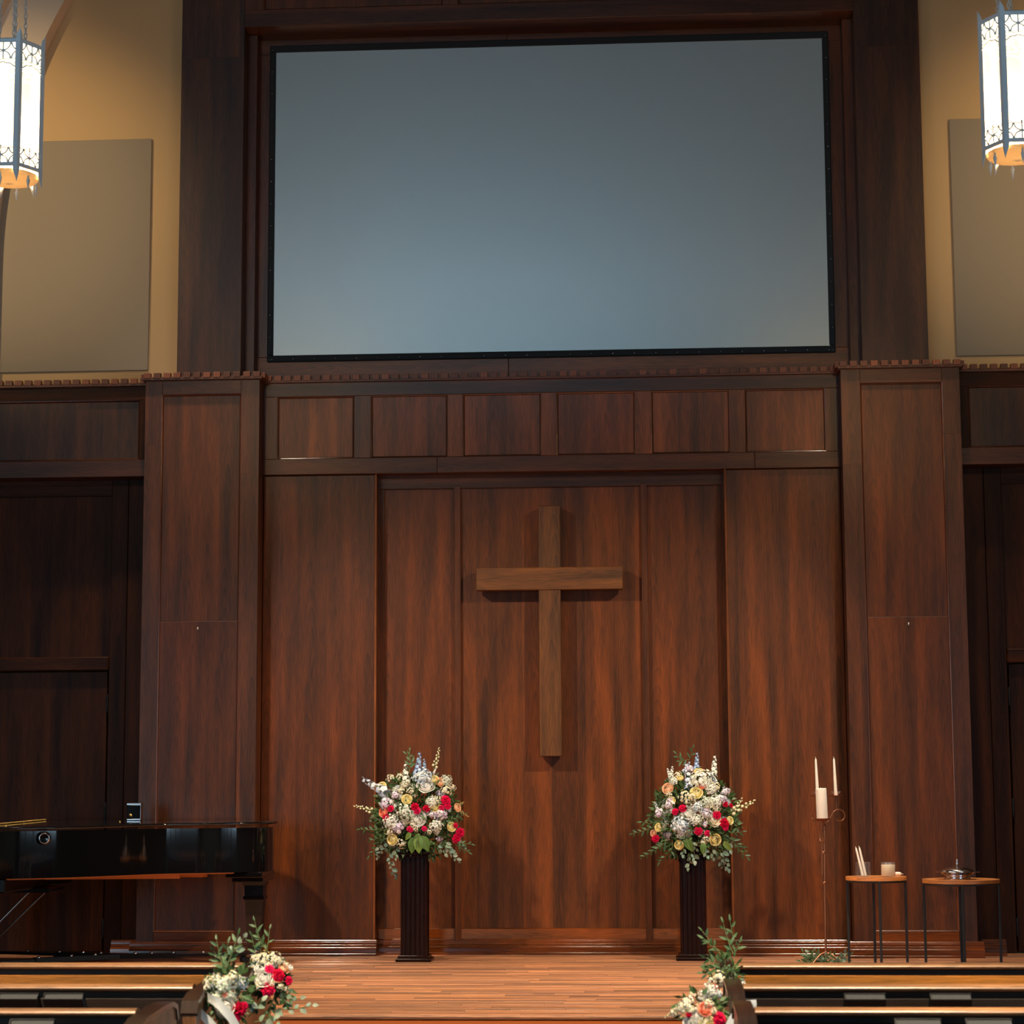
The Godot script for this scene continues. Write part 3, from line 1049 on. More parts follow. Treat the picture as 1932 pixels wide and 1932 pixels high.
	var rows := []
	for i in prof.size():
		var line := []
		for k in seg + 1:
			var an := TAU * k / seg
			var wob: float = 1.0 + 0.022 * absf(sin(an * 9.0)) * (prof[i][0] / 0.158)
			line.append(Vector3(cos(an) * prof[i][0] * wob, prof[i][1], sin(an) * prof[i][0] * wob))
		rows.append(line)
	bowl.patch(rows)
	part("bowl", bowl.mesh(), M.amber, o)
	var topr := MB.new()
	topr.lathe(Vector3.ZERO, [Vector2(0.165, yt), Vector2(0.165, yt + 0.008), Vector2(0.06, yt + 0.02), Vector2(0.0, yt + 0.022)], 6)
	part("top_plate", topr.mesh(), M.lantern, o)
	# chains of alternate links
	var link_a := []
	var link_b := []
	for i in 12:
		var an := TAU * i / 12.0
		link_a.append(Vector3(cos(an) * 0.0075, sin(an) * 0.017, 0))
		link_b.append(Vector3(0, sin(an) * 0.017, cos(an) * 0.0075))
	for an in [0.35, 1.2, 3.5, 4.6]:
		var ch := MB.new()
		var root := Vector3(cos(an), 0, sin(an)) * 0.088
		root.x *= -signf(o.position.x) * -1.0 if false else (1.0 if o.position.x < 0 else -1.0)
		var y := yt + 0.03
		var flip := false
		while y < 9.5 - 4.9:
			var pts := []
			for p in (link_a if flip else link_b):
				pts.append(p + root * lerpf(1.0, 0.3, (y - yt) / 4.2) + Vector3(0, y, 0))
			ch.tube(pts, 0.0032, 5, -1.0, true)
			flip = not flip
			y += 0.0275
		part("chain", ch.mesh(), M.chain, o)


func pedestals() -> void:
	for k in 2:
		var o := thing("pedestal", "dark fluted pedestal under the flowers %s" % ("nearer the piano" if k == 0 else "nearer the tall candle stand"), "pedestal", Vector3(-0.978 if k == 0 else 1.034, 0, 0.46 if k == 0 else 0.37), "flower pedestals")
		board("plinth", Vector3(-0.128, 0.0, -0.128), Vector3(0.128, 0.022, 0.128), M.pedestal, o, 0, 0.004)
		board("plinth", Vector3(-0.112, 0.022, -0.112), Vector3(0.112, 0.044, 0.112), M.pedestal, o, 0, 0.004)
		# fluted shaft: a square plan whose four sides ripple
		var plan := PackedVector2Array()
		for side in 4:
			var d := Vector2(1, 0).rotated(side * PI / 2)
			var n := Vector2(0, -1).rotated(side * PI / 2)
			for i in 40:
				var u := -1.0 + 2.0 * i / 40.0
				var f := 0.0
				if absf(u) < 0.86:
					f = -0.007 * absf(sin((u + 0.86) / 1.72 * PI * 5.0))
				plan.append(d * (u * 0.094) + n * (0.094 + f))
		var mb := MB.new()
		mb.sweep(plan, 1, 0.044, 0.745)
		part("shaft", mb.mesh(), M.pedestal, o)
		board("cap", Vector3(-0.106, 0.738, -0.106), Vector3(0.106, 0.756, 0.106), M.pedestal, o, 0, 0.004)
		board("cap", Vector3(-0.118, 0.756, -0.118), Vector3(0.118, 0.776, 0.118), M.pedestal, o, 0, 0.004)


# ---------------------------------------------------------------- the piano
# outline of the case seen from above (x, z), grown by some amount
func piano_plan(grow: float) -> PackedVector2Array:
	var ctrl := [Vector2(-4.15, 2.12), Vector2(-3.75, 2.12), Vector2(-3.45, 2.05), Vector2(-3.15, 1.86), Vector2(-2.90, 1.58), Vector2(-2.68, 1.30), Vector2(-2.45, 1.18), Vector2(-2.22, 1.10), Vector2(-2.06, 0.98), Vector2(-1.975, 0.80),
		Vector2(-2.0, 0.60), Vector2(-2.12, 0.46), Vector2(-2.32, 0.40), Vector2(-2.7, 0.38), Vector2(-4.15, 0.38)]
	var pts := PackedVector2Array()
	var n := ctrl.size()
	pts.append(ctrl[0])
	for i in range(1, n - 2):
		for k in 6:
			var t := k / 6.0
			var a: Vector2 = ctrl[i - 1]
			var b: Vector2 = ctrl[i]
			var c: Vector2 = ctrl[i + 1]
			var d: Vector2 = ctrl[i + 2]
			pts.append(0.5 * ((2.0 * b) + (c - a) * t + (2.0 * a - 5.0 * b + 4.0 * c - d) * t * t + (3.0 * b - a - 3.0 * c + d) * t * t * t))
	pts.append(ctrl[n - 2])
	pts.append(ctrl[n - 1])
	if grow == 0.0:
		return pts
	var big := Geometry2D.offset_polygon(pts, grow, Geometry2D.JOIN_ROUND)
	return big[0]


func slab(plan: PackedVector2Array, y0: float, y1: float, sm := 40.0) -> ArrayMesh:
	var mb := MB.new()
	mb.sweep(plan, 1, y0, y1, true, sm)
	return mb.mesh()


func piano() -> void:
	var o := thing("grand_piano", "glossy black grand piano with its lid closed on the stage", "piano")
	part("rim", slab(piano_plan(0.0), 0.655, 0.965), M.black, o)
	var lid := part("lid", slab(piano_plan(0.022), 0.972, 0.992), M.black, o)
	lid.transform = Transform3D(Basis(Vector3.RIGHT, 0.012), Vector3(0, 0.982, 2.12)) * Transform3D(Basis.IDENTITY, Vector3(0, -0.982, -2.12))
	# rounded edge of the lid
	var edge := MB.new()
	var ring := []
	for p in piano_plan(0.022):
		ring.append(Vector3(p.x, 0.982, p.y))
	edge.tube(ring, 0.011, 8, -1.0, true)
	part("lid_edge", edge.mesh(), M.black, lid)
	var hin := MB.new()
	hin.tube([Vector3(-3.74, 0.994, 2.12), Vector3(-3.74, 0.994, 0.38)], 0.007, 8)
	for i in 60:
		hin.ball(Vector3(-3.74, 0.997, 0.38 + 1.74 * i / 59.0), Vector3(0.009, 0.007, 0.010), 6, 4)
	part("lid_hinge", hin.mesh(), M.brass, lid)
	for p in [Vector3(-3.66, 0.994, 1.2), Vector3(-3.62, 0.994, 1.75), Vector3(-3.05, 0.994, 0.9)]:
		var felt := MB.new()
		felt.ball(p, Vector3(0.008, 0.006, 0.008), 8, 5)
		part("lid_button", felt.mesh(), M.brass, lid)
	# lid knob on the curved side
	var kb := MB.new()
	var kx := Basis(Vector3(1, 0, 0), Vector3(0.12, 0, 1).normalized(), Vector3(0, -1, 0))
	kb.lathe(Vector3(-3.285, 0.917, 1.955), [Vector2(0.020, -0.03), Vector2(0.022, 0.02), Vector2(0.042, 0.026), Vector2(0.045, 0.045), Vector2(0.041, 0.062), Vector2(0.028, 0.066), Vector2(0.024, 0.061), Vector2(0.0, 0.060)], 28, kx)
	part("knob", kb.mesh(), M.black, o)
	var kr := MB.new()
	kr.lathe(Vector3(-3.285, 0.917, 1.955), [Vector2(0.030, 0.0655), Vector2(0.033, 0.068), Vector2(0.036, 0.0645)], 28, kx)
	part("knob_ring", kr.mesh(), M.chrome, o)
	# underside: soundboard, beams and the tail block over the leg
	var inner := Geometry2D.offset_polygon(piano_plan(0.0), -0.06)
	part("soundboard", slab(inner[0], 0.645, 0.653), M.lit_spruce, o)
	for q in [[Vector3(-3.6, 0.625, 0.55), Vector3(-2.45, 0.625, 0.80)], [Vector3(-3.6, 0.622, 1.1), Vector3(-2.6, 0.622, 0.95)]]:
		var bm := MB.new()
		var d: Vector3 = (q[1] - q[0]).normalized()
		var sd := d.cross(Vector3.UP) * 0.04
		var pts := [q[0] - sd, q[1] - sd, q[1] + sd, q[0] + sd]
		for i in 4:
			var j := (i + 1) % 4
			var e: Vector3 = pts[j] - pts[i]
			bm.face(pts[i] - Vector3(0, 0.012, 0), pts[j] - Vector3(0, 0.012, 0), pts[j] + Vector3(0, 0.024, 0), pts[i] + Vector3(0, 0.024, 0), Vector3.UP.cross(e).normalized() * -1.0)
		bm.face(pts[0] - Vector3(0, 0.012, 0), pts[1] - Vector3(0, 0.012, 0), pts[2] - Vector3(0, 0.012, 0), pts[3] - Vector3(0, 0.012, 0), Vector3.DOWN)
		part("soundboard_beam", bm.mesh(), M.lit_spruce, o)
	plain_box("keybed", Vector3(-4.45, 0.56, 0.40), Vector3(-3.52, 0.655, 2.06), M.satin_black, o, 0.01)
	plain_box("key_block", Vector3(-4.75, 0.62, 0.38), Vector3(-4.12, 0.84, 2.12), M.black, o, 0.01)
	plain_box("lyre_block", Vector3(-3.78, 0.53, 1.0), Vector3(-3.42, 0.565, 1.35), M.satin_black, o, 0.006)
	plain_box("leg_block", Vector3(-2.26, 0.615, 0.52), Vector3(-2.0, 0.656, 1.02), M.black, o, 0.006)
	plain_box("leg_block", Vector3(-2.22, 0.582, 0.55), Vector3(-2.0, 0.616, 0.98), M.black, o, 0.006)
	# the tail leg: square and tapering, with moulded collars
	for q in [Vector2(-2.085, 0.80), Vector2(-4.2, 0.55), Vector2(-4.2, 1.85)]:
		var lg := MB.new()
		var secs := [[0.11, 0.046], [0.13, 0.047], [0.42, 0.062], [0.455, 0.064], [0.458, 0.074], [0.480, 0.074], [0.483, 0.066], [0.555, 0.068], [0.558, 0.078], [0.585, 0.080]]
		for i in secs.size() - 1:
			for sgn in 4:
				var dd := Vector2(1, 0).rotated(sgn * PI / 2)
				var nn := Vector2(0, -1).rotated(sgn * PI / 2)
				var w0: float = secs[i][1]
				var w1: float = secs[i + 1][1]
				var c := func(u: float, w: float, y: float) -> Vector3: return Vector3(q.x + dd.x * u * w + nn.x * w, y, q.y + dd.y * u * w + nn.y * w)
				var up: float = w0 - w1
				var n3 := Vector3(nn.x * (secs[i + 1][0] - secs[i][0]), up, nn.y * (secs[i + 1][0] - secs[i][0])).normalized()
				lg.face(c.call(-1, w0, secs[i][0]), c.call(1, w0, secs[i][0]), c.call(1, w1, secs[i + 1][0]), c.call(-1, w1, secs[i + 1][0]), n3)
		var leg := part("leg", lg.mesh(), M.black, o)
		var cas := MB.new()
		cas.lathe(Vector3(q.x, 0.085, q.y), [Vector2(0.02, -0.01), Vector2(0.03, 0.0), Vector2(0.03, 0.02), Vector2(0.02, 0.028)], 14)
		part("caster", cas.mesh(), M.chrome, leg)
	# pedal lyre: two slanting rods and a pedal box
	var ly := part("pedal_lyre", MB.new().mesh() if false else lyre_mesh(), M.satin_black, o)
	var rods := MB.new()
	rods.tube([Vector3(-3.50, 0.545, 1.1), Vector3(-3.98, 0.10, 1.02)], 0.008, 8)
	rods.tube([Vector3(-3.58, 0.545, 1.25), Vector3(-4.02, 0.10, 1.25)], 0.008, 8)
	part("lyre_rod", rods.mesh(), M.steel, ly)
	# the wheeled dolly under the legs
	var dl := thing("piano_dolly", "low black wheeled dolly with bolted arms under the grand piano", "dolly")
	var hub := Vector3(-3.02, 0.075, 0.98)
	for q in [Vector2(-2.085, 0.80), Vector2(-4.2, 0.55), Vector2(-4.2, 1.85)]:
		var e := Vector3(q.x, 0.06, q.y)
		var d := (e - hub)
		d.y = 0
		d = d.normalized()
		var sd := d.cross(Vector3.UP)
		var arm := MB.new()
		for w in [[0.026, 0.0, 1.0, 0.062, 0.080], [0.038, 0.0, 0.42, 0.056, 0.088]]:
			var far := hub.lerp(e, w[2])
			var p := [hub - sd * w[0], far - sd * w[0], far + sd * w[0], hub + sd * w[0]]
			for i in 4:
				p[i].y = 0.0
			var y0 := Vector3(0, w[3], 0)
			var y1 := Vector3(0, w[4], 0)
			arm.face(p[0] + y1, p[1] + y1, p[2] + y1, p[3] + y1, Vector3.UP)
			arm.face(p[0] + y0, p[1] + y0, p[2] + y0, p[3] + y0, Vector3.DOWN)
			arm.face(p[0] + y0, p[1] + y0, p[1] + y1, p[0] + y1, -sd)
			arm.face(p[3] + y0, p[2] + y0, p[2] + y1, p[3] + y1, sd)
			arm.face(p[1] + y0, p[2] + y0, p[2] + y1, p[1] + y1, d)
		var am := part("arm", arm.mesh(), M.satin_black, dl)
		for t in [0.12, 0.24, 0.40, 0.62]:
			var b := MB.new()
			var at := hub.lerp(e, t)
			b.lathe(Vector3(at.x, 0.088, at.z), [Vector2(0.013, 0.0), Vector2(0.013, 0.010), Vector2(0.0, 0.014)], 6)
			part("bolt", b.mesh(), M.steel, am)
		var wh := MB.new()
		wh.lathe(Vector3(q.x + 0.07, 0.036, q.y), [Vector2(0.0, -0.014), Vector2(0.036, -0.014), Vector2(0.036, 0.014), Vector2(0.0, 0.014)], 18, Basis(Vector3(0, 1, 0), Vector3(0, 0, 1), Vector3(1, 0, 0)))
		wh.lathe(Vector3(q.x - 0.07, 0.036, q.y), [Vector2(0.0, -0.014), Vector2(0.036, -0.014), Vector2(0.036, 0.014), Vector2(0.0, 0.014)], 18, Basis(Vector3(0, 1, 0), Vector3(0, 0, 1), Vector3(1, 0, 0)))
		part("wheel", wh.mesh(), M.iron, dl)
		var cup := MB.new()
		cup.lathe(Vector3(q.x, 0.056, q.y), [Vector2(0.0, 0.0), Vector2(0.075, 0.0), Vector2(0.075, 0.022), Vector2(0.066, 0.022), Vector2(0.060, 0.012), Vector2(0.0, 0.012)], 20)
		part("leg_cup", cup.mesh(), M.steel, dl)
	# the little chrome-edged box standing on the lid
	var bx := thing("keepsake_box", "small black box with chrome edges standing on the piano lid", "box", Vector3(-3.035, 1.0125, 0.52))
	plain_box("body", Vector3(-0.05, 0.008, -0.03), Vector3(0.05, 0.112, 0.03), M.black, bx, 0.003)
	plain_box("foot_plate", Vector3(-0.052, 0.0, -0.033), Vector3(0.052, 0.012, 0.033), M.chrome, bx, 0.003)
	plain_box("top_plate", Vector3(-0.055, 0.108, -0.034), Vector3(0.055, 0.126, 0.034), M.chrome, bx, 0.004)
	plain_box("side_trim", Vector3(0.047, 0.012, -0.032), Vector3(0.053, 0.108, 0.032), M.chrome, bx)
	var kn := MB.new()
	kn.lathe(Vector3(-0.025, 0.035, 0.03), [Vector2(0.014, 0.0), Vector2(0.012, 0.008), Vector2(0.0, 0.012)], 14, Basis(Vector3(1, 0, 0), Vector3(0, 0, 1), Vector3(0, -1, 0)))
	part("knob", kn.mesh(), M.brass, bx)


func lyre_mesh() -> ArrayMesh:
	var mb := MB.new()
	mb.box(Vector3(-4.12, 0.10, 0.98), Vector3(-3.90, 0.19, 1.34), 0.01)
	mb.tube([Vector3(-3.94, 0.545, 1.06), Vector3(-3.98, 0.18, 1.06)], 0.022, 10)
	mb.tube([Vector3(-3.94, 0.545, 1.26), Vector3(-3.98, 0.18, 1.26)], 0.022, 10)
	return mb.mesh()


# ---------------------------------------------------------------- candles
func candle(called: String, label: String, mat_: Material, r0: float, r1: float, h: float, xf: Transform3D, group := "", wick_h := 0.012) -> void:
	var o := thing(called, label, "candle", Vector3.ZERO, group)
	o.transform = xf
	var mb := MB.new()
	if r0 > 0.025:
		mb.lathe(Vector3.ZERO, [Vector2(0, 0), Vector2(r0, 0), Vector2(r1, h - 0.006), Vector2(r1 - 0.004, h), Vector2(r1 - 0.009, h - 0.003), Vector2(0, h - 0.008)], 28)
	else:
		mb.lathe(Vector3.ZERO, [Vector2(0, 0), Vector2(r0, 0), Vector2(lerpf(r0, r1, 0.5), h * 0.5), Vector2(r1, h - 0.02), Vector2(r1 * 0.75, h - 0.006), Vector2(0.002, h)], 16)
	part("wax_body", mb.mesh(), mat_, o)
	var w := MB.new()
	w.tube([Vector3(0, h - 0.01, 0), Vector3(0, h + wick_h * 0.5, 0), Vector3(-0.004, h + wick_h, 0)], 0.0025, 6)
	part("wick", w.mesh(), M.wick, o)


func candles() -> void:
	var base := Vector3(1.936, 0, 0.9)
	var o := thing("candle_stand", "tall thin wrought iron candle stand with three scrolled arms", "candelabra", base)
	var pole := MB.new()
	pole.tube([Vector3(0, 0.05, 0), Vector3(0.004, 0.5, 0), Vector3(0.012, 0.96, 0)], 0.0085, 10)
	pole.tube([Vector3(-0.013, 0.62, 0.004), Vector3(-0.005, 0.96, 0.004)], 0.005, 8)
	part("pole", pole.mesh(), M.copper, o)
	for y in [0.09, 0.565, 0.775]:
		var cl := MB.new()
		cl.lathe(Vector3(0.002, y, 0), [Vector2(0.008, -0.012), Vector2(0.0135, -0.006), Vector2(0.0135, 0.006), Vector2(0.008, 0.012)], 14)
		part("collar", cl.mesh(), M.copper, o)
	for k in 3:
		var ft := MB.new()
		var a := TAU * k / 3.0 + 0.5
		var d := Vector3(cos(a), 0, sin(a))
		ft.tube([Vector3(0, 0.09, 0), d * 0.05 + Vector3(0, 0.075, 0), d * 0.10 + Vector3(0, 0.03, 0), d * 0.13 + Vector3(0, 0.007, 0), d * 0.15 + Vector3(0, 0.012, 0)], 0.007, 8)
		part("foot", ft.mesh(), M.copper, o)
	# two arms sweep back to either side and end in a curl; the third comes forward
	for s: float in [-1.0, 1.0]:
		var arm := MB.new()
		var pts := [Vector3(0.012, 0.955, 0)]
		var reach := Vector3(0.095, 0, -0.045) if s > 0 else Vector3(-0.055, 0, -0.085)
		var side := reach.normalized()
		var centre := Vector3(0.012, 1.026, 0) + reach * (1.14 if s > 0 else 0.95)
		for i in 28:
			var an := PI * 0.92 - TAU * 0.84 * i / 27.0
			var rr := lerpf(0.058, 0.034, i / 27.0)
			pts.append(centre + side * cos(an) * rr + Vector3(0, sin(an) * rr * 0.9, 0))
		arm.tube(pts, 0.0045, 8)
		part("scroll_arm", arm.mesh(), M.copper, o)
		var stem_at := Vector3(0.1, 1.08, -0.045) if s > 0 else Vector3(-0.024, 1.08, -0.085)
		var st := MB.new()
		st.tube([stem_at - Vector3(0, 0.012, 0), stem_at + Vector3(0, 0.088, 0)], 0.006, 8)
		part("stem", st.mesh(), M.copper, o)
		var pl := MB.new()
		pl.lathe(stem_at + Vector3(0, 0.088, 0), [Vector2(0, -0.006), Vector2(0.03, -0.005), Vector2(0.052, 0.0), Vector2(0.053, 0.003), Vector2(0.03, -0.002), Vector2(0, -0.003)], 24)
		part("drip_plate", pl.mesh(), M.copper, o)
		var gd := MB.new()
		gd.lathe(stem_at + Vector3(0, 0.091, 0), [Vector2(0.008, 0.0), Vector2(0.014, 0.002), Vector2(0.038, 0.026), Vector2(0.036, 0.027), Vector2(0.012, 0.005)], 20)
		part("glass_drip_dish", gd.mesh(), M.glass, o)
		candle("taper_candle", "slim white taper in the candle stand, %s" % ("half hidden behind the fat pillar candle" if s < 0 else "standing clear beside the pillar candle"), M.wax, 0.0125, 0.0075, 0.262, Transform3D(Basis.IDENTITY.rotated(Vector3.BACK, 0.03), base + stem_at + Vector3(0, 0.088, 0)), "taper candles in the stand", 0.010)
	var fa := MB.new()
	var fp := [Vector3(0.012, 0.955, 0), Vector3(0.0, 0.985, 0.03), Vector3(-0.008, 1.0, 0.055)]
	fa.tube(fp, 0.0055, 8)
	var cp := []
	for i in 22:
		var an := PI * 0.5 + TAU * 0.72 * i / 21.0
		cp.append(Vector3(-0.012 + cos(an) * 0.013, 0.892 + sin(an) * lerpf(0.058, 0.04, i / 21.0), 0.055 + cos(an) * 0.03))
	cp.push_front(Vector3(-0.008, 0.99, 0.055))
	fa.tube(cp, 0.0045, 8)
	part("scroll_arm", fa.mesh(), M.copper, o)
	var fpl := MB.new()
	fpl.lathe(Vector3(-0.006, 1.006, 0.055), [Vector2(0, -0.012), Vector2(0.035, -0.010), Vector2(0.056, 0.004), Vector2(0.060, 0.007), Vector2(0.04, -0.001), Vector2(0, -0.002)], 28)
	part("pillar_plate", fpl.mesh(), M.copper, o)
	candle("pillar_candle", "fat white unlit pillar candle on the front plate of the candle stand", M.wax, 0.039, 0.038, 0.216, Transform3D(Basis.IDENTITY.rotated(Vector3.BACK, 0.025), base + Vector3(-0.006, 1.005, 0.055)), "", 0.004)


# ---------------------------------------------------------------- the two side tables and what stands on them
func side_table(label: String, at: Vector3, r: float, h: float, turn: float) -> Node3D:
	var o := thing("side_table", label, "table", at, "round nesting side tables")
	var top := MB.new()
	top.g = 0
	top.o = Vector2(rng.randf(), rng.randf())
	var plan := PackedVector2Array()
	for i in 64:
		plan.append(Vector2(cos(TAU * i / 64.0), sin(TAU * i / 64.0)) * r)
	top.sweep(plan, 1, h - 0.024, h, true, 30.0)
	part("table_top", top.mesh(), M.table, o)
	var ring := MB.new()
	ring.lathe(Vector3(0, h - 0.024, 0), [Vector2(r - 0.004, 0), Vector2(r - 0.004, -0.014), Vector2(r - 0.012, -0.014), Vector2(r - 0.012, 0)], 48)
	part("top_ring", ring.mesh(), M.iron, o)
	for k in 4:
		var a := TAU * k / 4.0 + turn
		var p := Vector3(cos(a), 0, sin(a)) * (r - 0.010)
		var lg := MB.new()
		lg.box(Vector3(p.x - 0.0085, 0, p.z - 0.0085), Vector3(p.x + 0.0085, h - 0.03, p.z + 0.0085), 0.002)
		part("leg", lg.mesh(), M.iron, o)
	var br := MB.new()
	br.lathe(Vector3(0, 0.0, 0), [Vector2(r - 0.003, 0.0), Vector2(r - 0.003, 0.012), Vector2(r - 0.015, 0.012), Vector2(r - 0.015, 0.0)], 40)
	part("floor_ring", br.mesh(), M.iron, o)
	return o


func glass_cup(called: String, label: String, at: Vector3, r: float, h: float) -> Node3D:
	var o := thing(called, label, "glass", at)
	var mb := MB.new()
	mb.lathe(Vector3.ZERO, [Vector2(0, 0.001), Vector2(r - 0.004, 0.001), Vector2(r, 0.005), Vector2(r, h - 0.002), Vector2(r + 0.0015, h), Vector2(r, h + 0.002), Vector2(r - 0.002, h)], 32)
	part("glass_wall", mb.mesh(), M.glass, o)
	return o


func tables() -> void:
	var a := Vector3(2.265, 0, 1.2)
	side_table("smaller round side table with black legs holding the jar candle", a, 0.206, 0.622, 0.0)
	var b := Vector3(2.822, 0, 1.3)
	side_table("larger round side table with black legs holding the silver tray", b, 0.258, 0.607, 0.105)
	# tumbler with two tapers leaning in it
	var t := a + Vector3(-0.095, 0.622, 0.07)
	glass_cup("glass_tumbler", "clear glass tumbler holding two loose white tapers on the smaller table", t, 0.051, 0.096)
	var leans := [[Vector3(-0.004, 0.010, 0.012), Vector3(-0.043, 0.196, -0.01), "the further left of the pair"], [Vector3(0.016, 0.010, 0.012), Vector3(-0.021, 0.200, 0.0), "the one leaning across the middle"]]
	for k in 2:
		var p: Vector3 = leans[k][0]
		var q: Vector3 = leans[k][1]
		var up := (q - p).normalized()
		var x := up.cross(Vector3.BACK).normalized()
		candle("taper_candle", "loose white taper in the glass tumbler, %s" % ("its tip further from the jar candle" if k == 0 else "its tip nearer the jar candle"), M.wax, 0.0088, 0.0068, p.distance_to(q), Transform3D(Basis(x, up, x.cross(up)), t + p), "loose tapers in the tumbler", 0.008)
	# jar candle
	var j := a + Vector3(0.075, 0.622, 0.075)
	var jar := thing("jar_candle", "cream candle in a clear glass jar on the smaller table", "candle", j)
	var jw := MB.new()
	jw.lathe(Vector3.ZERO, [Vector2(0, 0), Vector2(0.046, 0), Vector2(0.050, 0.005), Vector2(0.050, 0.098), Vector2(0.047, 0.099), Vector2(0.0465, 0.085)], 32)
	part("glass_jar", jw.mesh(), M.glass, jar)
	var jc := MB.new()
	jc.lathe(Vector3.ZERO, [Vector2(0, 0.008), Vector2(0.0462, 0.008), Vector2(0.0464, 0.082), Vector2(0.03, 0.078), Vector2(0, 0.077)], 32)
	part("wax_body", jc.mesh(), M.cream, jar)
	var wk := MB.new()
	wk.tube([Vector3(0, 0.075, 0), Vector3(0.001, 0.095, 0)], 0.002, 6)
	part("wick", wk.mesh(), M.wick, jar)
	# short candle lying on its side
	var up := Vector3(1, 0.0, -0.12).normalized()
	var x := Vector3.UP
	candle("short_candle", "short white candle lying on its side behind the jar candle", M.wax, 0.0138, 0.0138, 0.088, Transform3D(Basis(x, up, x.cross(up)), a + Vector3(0.095, 0.636, -0.06)), "", 0.010)
	# communion tray
	var c := thing("communion_tray", "shiny silver lidded communion tray on the larger table", "tray", b + Vector3(-0.025, 0.607, 0.02))
	var bs := MB.new()
	bs.lathe(Vector3.ZERO, [Vector2(0, 0), Vector2(0.088, 0), Vector2(0.092, 0.004), Vector2(0.078, 0.012), Vector2(0.075, 0.022), Vector2(0.088, 0.028), Vector2(0.09, 0.033), Vector2(0, 0.033)], 48)
	part("stand", bs.mesh(), M.chrome, c)
	var tr := MB.new()
	tr.lathe(Vector3.ZERO, [Vector2(0, 0.033), Vector2(0.10, 0.034), Vector2(0.112, 0.046), Vector2(0.148, 0.049), Vector2(0.149, 0.051), Vector2(0.11, 0.050), Vector2(0, 0.050)], 56)
	part("tray", tr.mesh(), M.chrome, c)
	var lid := MB.new()
	lid.lathe(Vector3.ZERO, [Vector2(0.106, 0.050), Vector2(0.108, 0.056), Vector2(0.098, 0.066), Vector2(0.07, 0.075), Vector2(0.035, 0.082), Vector2(0.014, 0.089), Vector2(0, 0.090)], 56)
	var lm := part("lid", lid.mesh(), M.chrome, c)
	var fin := MB.new()
	fin.lathe(Vector3.ZERO, [Vector2(0.010, 0.086), Vector2(0.006, 0.096), Vector2(0.005, 0.101), Vector2(0.009, 0.106), Vector2(0.009, 0.113), Vector2(0.006, 0.118), Vector2(0.008, 0.124), Vector2(0.004, 0.131), Vector2(0, 0.134)], 16)
	part("finial", fin.mesh(), M.chrome, lm)


